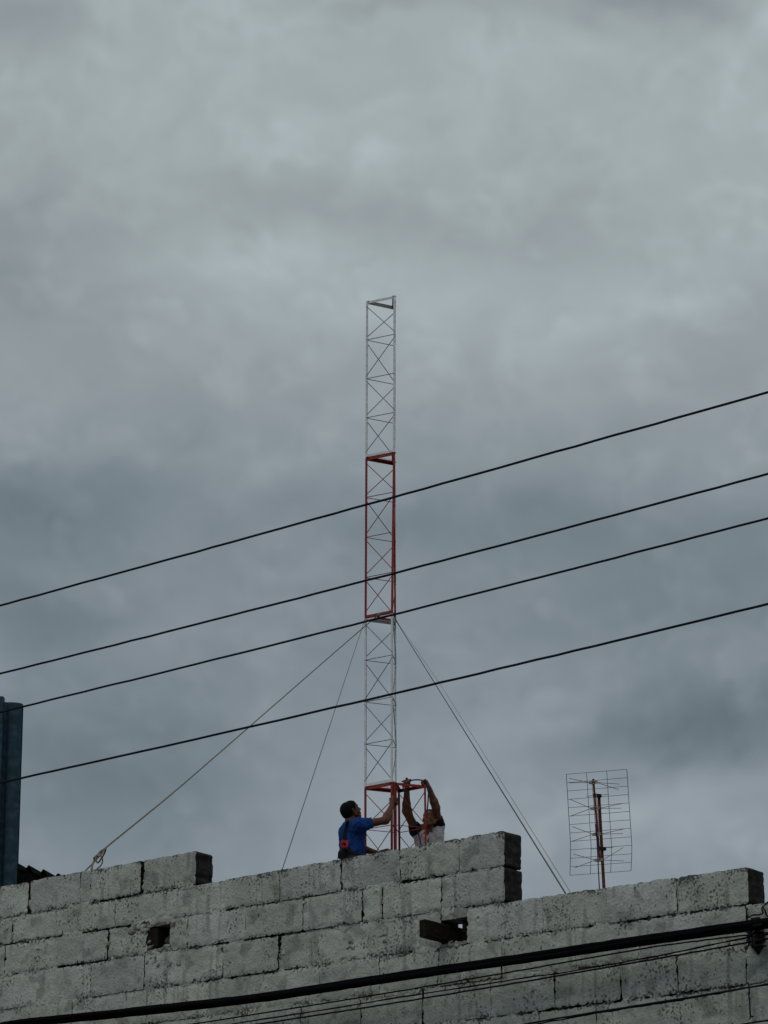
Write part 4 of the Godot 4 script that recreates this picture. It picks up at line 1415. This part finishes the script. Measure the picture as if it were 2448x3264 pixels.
func build_antenna() -> void:
	var rust := grained("rusty_pipe", Color(0.09, 0.03, 0.018), Color(0.16, 0.05, 0.025), Color(0.22, 0.1, 0.06), 0.12, 0.8, 0.0, 2.0, 101)
	var wire := plain("grey_wire", Color(0.1, 0.095, 0.1), 0.5, 0.3)
	var pale := grained("old_plastic", Color(0.2, 0.17, 0.12), Color(0.34, 0.3, 0.22), Color(0.4, 0.37, 0.28), 0.08, 0.7, 0.0, 0.0, 102)
	var foot_px := pa(935, 1810)
	var top := pa(865, 545)
	var down := (foot_px - top).normalized()
	var base := foot_px + down * ((foot_px.y - SLAB_Y) / -down.y)
	base.y = SLAB_Y
	var t := thing("television_antenna", base, "bow-tie television antenna with wire grid reflector on a rusty pipe above the wall", "antenna")
	put("mast_pipe", tube_mesh([Vector3.ZERO, (foot_px - base) * 0.5, foot_px - base, top - base], 0.0115, 12), rust, t)
	# reflector grid, a little behind the pipe
	var grid := node_part("reflector", t)
	var left := [pa(436, 283, -0.06), pa(492, 1210, -0.06), pa(492, 1330, -0.06), pa(484, 1618, -0.06)]
	var right := [pa(1236, 216, -0.06), pa(1302, 1210, -0.06), pa(1302, 1320, -0.06), pa(1290, 1558, -0.06)]
	for u in [0.0, 0.335, 0.667, 1.0]:
		var pts := []
		for i in 4:
			pts.append(left[i].lerp(right[i], u) - base)
		put("upright_wire", tube_mesh(pts, 0.0022 if u in [0.0, 1.0] else 0.002, 6), wire, grid)
	var cl := Curve3D.new()
	var cr := Curve3D.new()
	for i in 4:
		cl.add_point(left[i])
		cr.add_point(right[i])
	for k in 13:
		var u := k / 12.0
		var a := cl.sample_baked(cl.get_baked_length() * u)
		var b := cr.sample_baked(cr.get_baked_length() * u)
		put("cross_wire", tube_mesh([a - base, b - base], 0.0018, 6), wire, grid)
	# boom in front with four bow-ties
	var boom_top := pa(792, 345, 0.05)
	var boom_low := pa(880, 1435, 0.05)
	var st := start()
	add_bar(st, boom_top - base, boom_low - base, Vector3.RIGHT, 0.0145, 0.018)
	put("boom", done(st), rust, t)
	for q in [[860, 565, 820, 560], [920, 1265, 880, 1260]]:
		st = start()
		add_bar(st, pa(q[2] - 20, q[3], 0.055) - base, pa(q[0] + 30, q[1] + 5, 0.01) - base, Vector3.UP, 0.024, 0.02)
		add_bar(st, pa(q[0] + 20, q[1] + 5, 0.03) - base, pa(q[0] + 24, q[1] + 5, -0.07) - base, Vector3.UP, 0.018, 0.014)
		put("clamp", done(st), plain("black_plastic", Color(0.015, 0.014, 0.015), 0.6), t)
		put("stand_off", tube_mesh([pa(q[0] - 160, q[1] + 8, -0.057) - base, pa(q[0] + 140, q[1] - 18, -0.057) - base], 0.002, 6), wire, t)
	var ties := [
		[792, 388, [475, 336], [470, 395], [1140, 412], [1128, 484]],
		[815, 730, [485, 613], [490, 835], [1180, 668], [1160, 730]],
		[838, 1072, [515, 975], [505, 1170], [1200, 1005], [1185, 1066]],
		[865, 1413, [528, 1337], [545, 1520], [1190, 1250], [1195, 1428]],
	]
	for q in ties:
		var tie := node_part("bow_tie", t)
		var c := pa(q[0], q[1], 0.064)
		st = start()
		add_bar(st, pa(q[0] - 58, q[1] + 8, 0.066) - base, pa(q[0] + 58, q[1] - 4, 0.066) - base, Vector3.UP, 0.018, 0.014)
		add_bar(st, pa(q[0] - 22, q[1] + 4, 0.064) - base, pa(q[0] + 20, q[1] + 2, 0.064) - base, Vector3.UP, 0.025, 0.018)
		put("insulator", done(st), pale, tie)
		for k in range(2, 6):
			var side := -48 if k < 4 else 48
			var b := pa(q[k][0], q[k][1], 0.1 if k % 2 == 0 else 0.03)
			put("whisker", tube_mesh([pa(q[0] + side, q[1] + 3, 0.066) - base, b - base], 0.0021, 6), wire, tie)
	# feed line and blue coaxial cable
	put("feed_line", tube_mesh(shifted([pa(774, 400, 0.07), pa(800, 700, 0.072), pa(818, 950, 0.072), pa(826, 1070, 0.07)], base), 0.0016, 6), pale, t)
	put("feed_line", tube_mesh(shifted([pa(830, 530, 0.068), pa(848, 740, 0.072), pa(860, 950, 0.072), pa(868, 1070, 0.07)], base), 0.0022, 6), pale, t)
	var cx := [pa(820, 940, 0.075), pa(836, 1100, 0.075), pa(848, 1300, 0.07), pa(856, 1450, 0.06), pa(864, 1620, 0.05), pa(874, 1800, 0.045), pa(890, 2100, 0.04), pa(900, 2500, 0.04)]
	cx.append(Vector3(pa(900, 2500, 0.04).x, SLAB_Y + 0.006, -24.96))
	put("coaxial_cable", tube_mesh(shifted(smooth_path(cx, 5), base), 0.0042, 8), plain("coax_blue", Color(0.012, 0.03, 0.13), 0.5), t)


# ---------------------------------------------------------------- guy ropes
func build_guys() -> void:
	var hemp := grained("hemp", Color(0.13, 0.105, 0.075), Color(0.2, 0.165, 0.12), Color(0.26, 0.21, 0.15), 0.06, 0.95, 0.0, 2.0, 111)
	var grey := plain("dark_cable", Color(0.045, 0.045, 0.047), 0.7)
	var pale := plain("pale_cord", Color(0.3, 0.28, 0.24), 0.85)
	# thick rope to the left end of the wall, with its knot
	var a := at_z(1246, 1947, MAST_Z + 0.2)
	var knot := wall_point(-2.34, 6.205, -0.05)
	var tie := knot + (a - knot) * 0.0
	var near := at_wall(335, 2704, -0.9)
	var t := thing("guy_rope", knot, "brown guy rope knotted to the left end of the wall", "rope", "guy ropes of the mast")
	var wrap := [at_z(1252, 1962, MAST_Z + 0.21), a, at_z(1207, 1961, MAST_Z + 0.23), at_z(1180, 1982, MAST_Z + 0.24), at_z(1050, 2097, MAST_Z + 3.0).lerp(at_z(1050, 2097, MAST_Z + 3.0), 1.0)]
	var m1 := at_z(800, 2312, -35.0)
	var m2 := at_z(560, 2520, -28.5)
	put("rope", tube_mesh(shifted(smooth_path([wrap[0], wrap[1], wrap[2], wrap[3], at_z(1050, 2094, -39.6), m1, m2, near, at_wall(300, 2742, -0.4), knot], 6), knot), 0.0058, 8), hemp, t)
	var loops := [
		[[338, 2703], [322, 2712], [312, 2724], [306, 2740], [312, 2750], [322, 2738], [332, 2722], [338, 2706]],
		[[330, 2712], [318, 2728], [300, 2748], [291, 2770], [290, 2800]],
		[[322, 2730], [327, 2742], [322, 2758], [308, 2772], [298, 2795]],
		[[334, 2706], [325, 2722], [312, 2732], [296, 2752], [276, 2772], [262, 2790]],
	]
	for i in loops.size():
		var pts := []
		for q in loops[i].size():
			pts.append(at_wall(loops[i][q][0], loops[i][q][1], -0.75 + 0.02 * i + 0.09 * q) - knot)
		put("knot_loop", tube_mesh(smooth_path(pts, 6), 0.0048, 7), hemp, t)
	# thin rope to the middle of the wall
	var k2 := at_wall(897, 2779, -0.08)
	var t2 := thing("guy_rope", k2, "thin guy rope running steeply from the mast to the middle of the wall", "rope", "guy ropes of the mast")
	put("rope", tube_mesh(shifted([at_z(1164, 1968, MAST_Z - 0.02), at_z(1158, 1990, MAST_Z + 0.02), k2], k2), 0.0032, 6), plain("thin_rope", Color(0.15, 0.14, 0.13), 0.9), t2)
	# to the right: dark cable and pale cord side by side
	var k3 := at_wall(1806, 2853, -0.09)
	var t3 := thing("guy_wire", k3, "dark guy wire running from the mast down to the right part of the wall", "wire", "guy ropes of the mast")
	put("wire", tube_mesh(shifted([at_z(1252, 1953, MAST_Z + 0.21), at_z(1266, 1985, MAST_Z + 0.18), at_z(1400, 2201, -36.0), k3], k3), 0.0042, 8), grey, t3)
	var k4 := at_wall(1822, 2850, -0.11)
	var t4 := thing("guy_rope", k4, "thin pale guy cord just beside the dark guy wire on the right", "cord", "guy ropes of the mast")
	put("cord", tube_mesh(shifted([at_z(1255, 1958, MAST_Z - 0.1), at_z(1268, 1985, MAST_Z - 0.1), at_z(1408, 2188, -36.5), k4], k4), 0.0026, 6), pale, t4)
	# hitch of the ropes on the mast's red frame
	var st := start()
	var c := at_z(1207, 1962, MAST_Z + 0.22) - knot
	for i in 4:
		var ring := []
		for k in 12:
			var an := TAU * k / 12.0
			ring.append(c + Vector3(0.008 * i - 0.012 + 0.004 * cos(an), 0.026 * cos(an), 0.024 * sin(an)))
		add_tube(st, ring, 0.0055, 6, true)
	put("hitch", done(st), hemp, t)


# ---------------------------------------------------------------- power cables across the sky
func build_sky_cables() -> void:
	var jacket := grained("cable_jacket", Color(0.014, 0.014, 0.021), Color(0.024, 0.024, 0.034), Color(0.036, 0.036, 0.048), 0.1, 0.8, 0.0, 0.0, 121)
	jacket.metallic_specular = 0.12
	var names := ["topmost of the four black power cables crossing the sky", "second from the top of the four black power cables crossing the sky", "third from the top of the four black power cables crossing the sky", "lowest of the four black power cables crossing the sky"]
	var px := [[1930, 1586, 1250], [2147, 1829, 1510], [2270, 1960, 1652], [2495, 2212, 1925]]
	# they hang over the street, parallel to the wall and 6.5 m in front of it
	for i in 4:
		var a := at_wall(0, px[i][0], 4.6)
		var b := at_wall(1250, px[i][1], 4.6)
		var c := at_wall(2448, px[i][2], 4.6)
		var dir := (c - a) / a.distance_to(c)
		var span := a.distance_to(c)
		var sag := (b - a.lerp(c, a.distance_to(b) / span)).y
		var pts := []
		var n := 120
		for k in n + 1:
			var u := lerpf(-0.9, 1.9, float(k) / n)
			var p := a.lerp(c, u)
			p += Vector3.UP * (sag * 4.0 * u * (1.0 - u))
			p += Vector3(0, 0.002 * low_noise.get_noise_2d(k * 0.35, i * 9.0), 0)
			pts.append(p)
		var t := thing("power_cable", pts[n / 2], names[i], "cable", "power cables crossing the sky")
		put("conductor", tube_mesh(shifted(pts, pts[n / 2]), [0.0049, 0.0047, 0.0045, 0.0048][i], 8), jacket, t)


# ---------------------------------------------------------------- cables along the wall
func wall_run(called: String, label: String, category: String, px: Array, off: float, radii: Array, strands: Array, group := "") -> void:
	var jacket: StandardMaterial3D = mats["cable_jacket"]
	if called == "cable_bundle":
		jacket = grained("bundle_jacket", Color(0.004, 0.004, 0.0045), Color(0.006, 0.006, 0.007), Color(0.01, 0.01, 0.011), 0.1, 0.9, 0.0, 0.0, 123)
		jacket.metallic_specular = 0.1
	var pts := []
	for q in px:
		pts.append(at_wall(q[0], q[1], off))
	# carry on past both edges of the picture
	pts.push_front(pts[0] + (pts[0] - pts[1]).normalized() * 1.5)
	pts.append(pts[-1] + (pts[-1] - pts[-2]).normalized() * 1.5)
	pts = smooth_path(pts, 12)
	var o: Vector3 = pts[pts.size() / 2]
	var t := thing(called, o, label, category, group)
	for k in strands.size():
		var path := []
		for i in pts.size():
			var an: float = strands[k][1] + i * strands[k][2]
			var w := 0.004 * low_noise.get_noise_2d(i * 0.3, k * 5.0 + off * 31.0)
			path.append(pts[i] + (Vector3.UP * cos(an) + OUT * sin(an)) * strands[k][0] + Vector3.UP * w * strands[k][3] - o)
		put("strand", tube_mesh(path, radii[k], 8), jacket, t)


func build_wall_cables() -> void:
	var main := [[-60, 3284], [99, 3258], [450, 3222], [820, 3180], [1210, 3122], [1640, 3060], [2020, 3003], [2448, 2942]]
	wall_run("cable_bundle", "thick black cable bundle sagging across the front of the wall", "cable", main, 0.16, [0.017, 0.016, 0.016, 0.013, 0.01],
		[[0.012, 0.3, 0.03, 0.5], [0.012, 2.2, 0.03, 0.6], [0.013, 4.1, 0.03, 0.6], [0.015, 5.2, -0.04, 1.0], [0.016, 3.0, 0.09, 1.0]])
	wall_run("service_wire", "upper of the three thin black wires below the cable bundle", "wire", [[-60, 3372], [800, 3235], [1200, 3171], [1640, 3096], [2060, 3022], [2250, 2996], [2448, 2973]], 0.1, [0.0042], [[0.0, 0, 0, 0.6]], "thin wires on the wall")
	wall_run("service_wire", "middle of the three thin black wires below the cable bundle", "wire", [[-60, 3382], [800, 3255], [1200, 3191], [1640, 3122], [1820, 3096], [2150, 3036], [2390, 2986], [2448, 2978]], 0.1, [0.0034, 0.0026], [[0.0, 0, 0, 0.6], [0.003, 0, 0.5, 0.6]], "thin wires on the wall")
	wall_run("service_wire", "lowest of the three thin black wires below the cable bundle", "wire", [[-60, 3402], [800, 3268], [1200, 3206], [1640, 3134], [1960, 3079], [2200, 3037], [2390, 3003], [2448, 2992]], 0.1, [0.0048], [[0.0, 0, 0, 0.6]], "thin wires on the wall")
	wall_run("twin_wire", "pair of black wires running along the wall at the bottom right", "wire", [[1300, 3340], [1700, 3262], [2010, 3210], [2200, 3180], [2448, 3137]], 0.07, [0.005, 0.0038], [[0.004, 0.4, 0.02, 0.5], [0.006, 3.4, 0.02, 1.2]])
	wall_run("corner_wire", "single black wire cutting the bottom right corner of the wall", "wire", [[2250, 3282], [2360, 3266], [2448, 3252]], 0.06, [0.0045], [[0.0, 0, 0, 0.5]])


# ---------------------------------------------------------------- bracket that holds the cables at the right
func build_bracket() -> void:
	var iron := grained("black_iron", Color(0.008, 0.008, 0.009), Color(0.014, 0.013, 0.013), Color(0.03, 0.024, 0.02), 0.1, 0.7, 0.0, 0.0, 131)
	var o := at_wall(2412, 2975, 0.02)
	var t := thing("cable_bracket", o, "black iron bracket holding the cable bundle at the right end of the wall", "bracket")
	var st := start()
	add_bar(st, at_wall(2408, 2925, 0.012) - o, at_wall(2410, 3022, 0.012) - o, ALONG, 0.05, 0.012)
	put("back_strap", done(st), iron, t)
	st = start()
	for q in [[2414, 2948], [2417, 3012]]:
		add_bar(st, at_wall(q[0], q[1], 0.0) - o, at_wall(q[0], q[1], 0.2) - o, ALONG, 0.045, 0.01)
	put("arm", done(st), iron, t)
	for q in [[2418, 2965, 0.03], [2420, 2993, 0.032]]:
		var c := at_wall(q[0], q[1], 0.09) - o
		var pts := []
		var rad := []
		for e in [[-0.022, 0.6], [-0.018, 1.0], [-0.006, 1.0], [0.0, 0.65], [0.006, 1.0], [0.018, 1.0], [0.022, 0.6]]:
			pts.append(c + Vector3.UP * e[0])
			rad.append(e[1] * q[2])
		put("spool", tube_mesh(pts, rad, 14), plain("brown_glaze", Color(0.02, 0.012, 0.01), 0.25), t)
	put("bolt", tube_mesh([at_wall(2419, 2938, 0.09) - o, at_wall(2421, 3028, 0.09) - o], 0.009, 8), iron, t)
	st = start()
	var tip := at_wall(2417, 3046, 0.06) - o
	for k in 4:
		var a := at_wall(2417, 3020, 0.06) - o + (ALONG.rotated(Vector3.UP, PI / 2 * k)) * 0.035
		var b := at_wall(2417, 3020, 0.06) - o + (ALONG.rotated(Vector3.UP, PI / 2 * (k + 1))) * 0.035
		for p in [a, b, tip]:
			st.add_vertex(p)
	put("drip_point", done(st), iron, t)
	# loose wire ends tied off at the bracket
	var ends := thing("wire_tangle", at_wall(2400, 2930, 0.05), "tangle of loose black wire ends around the bracket on the wall", "wire")
	var w := [
		[[2374, 2884], [2380, 2905], [2379, 2930], [2384, 2955], [2390, 2990], [2392, 3012], [2412, 3014], [2440, 3016]],
		[[2380, 2936], [2384, 2926], [2400, 2917], [2418, 2916], [2432, 2910], [2428, 2896], [2438, 2884], [2448, 2875]],
		[[2376, 2965], [2386, 2975], [2394, 2962], [2388, 2985], [2380, 3000]],
		[[2430, 2890], [2437, 2900], [2443, 2915], [2450, 2922], [2458, 2912]],
		[[2384, 3132], [2388, 3150], [2387, 3172], [2390, 3200], [2392, 3236], [2400, 3240]],
	]
	for q in w:
		var pts := []
		for e in q.size():
			pts.append(at_wall(q[e][0], q[e][1], 0.015 + 0.02 * (e % 2)) - ends.position)
		put("wire_end", tube_mesh(smooth_path(pts, 6), 0.0042, 6), mats["cable_jacket"], ends)
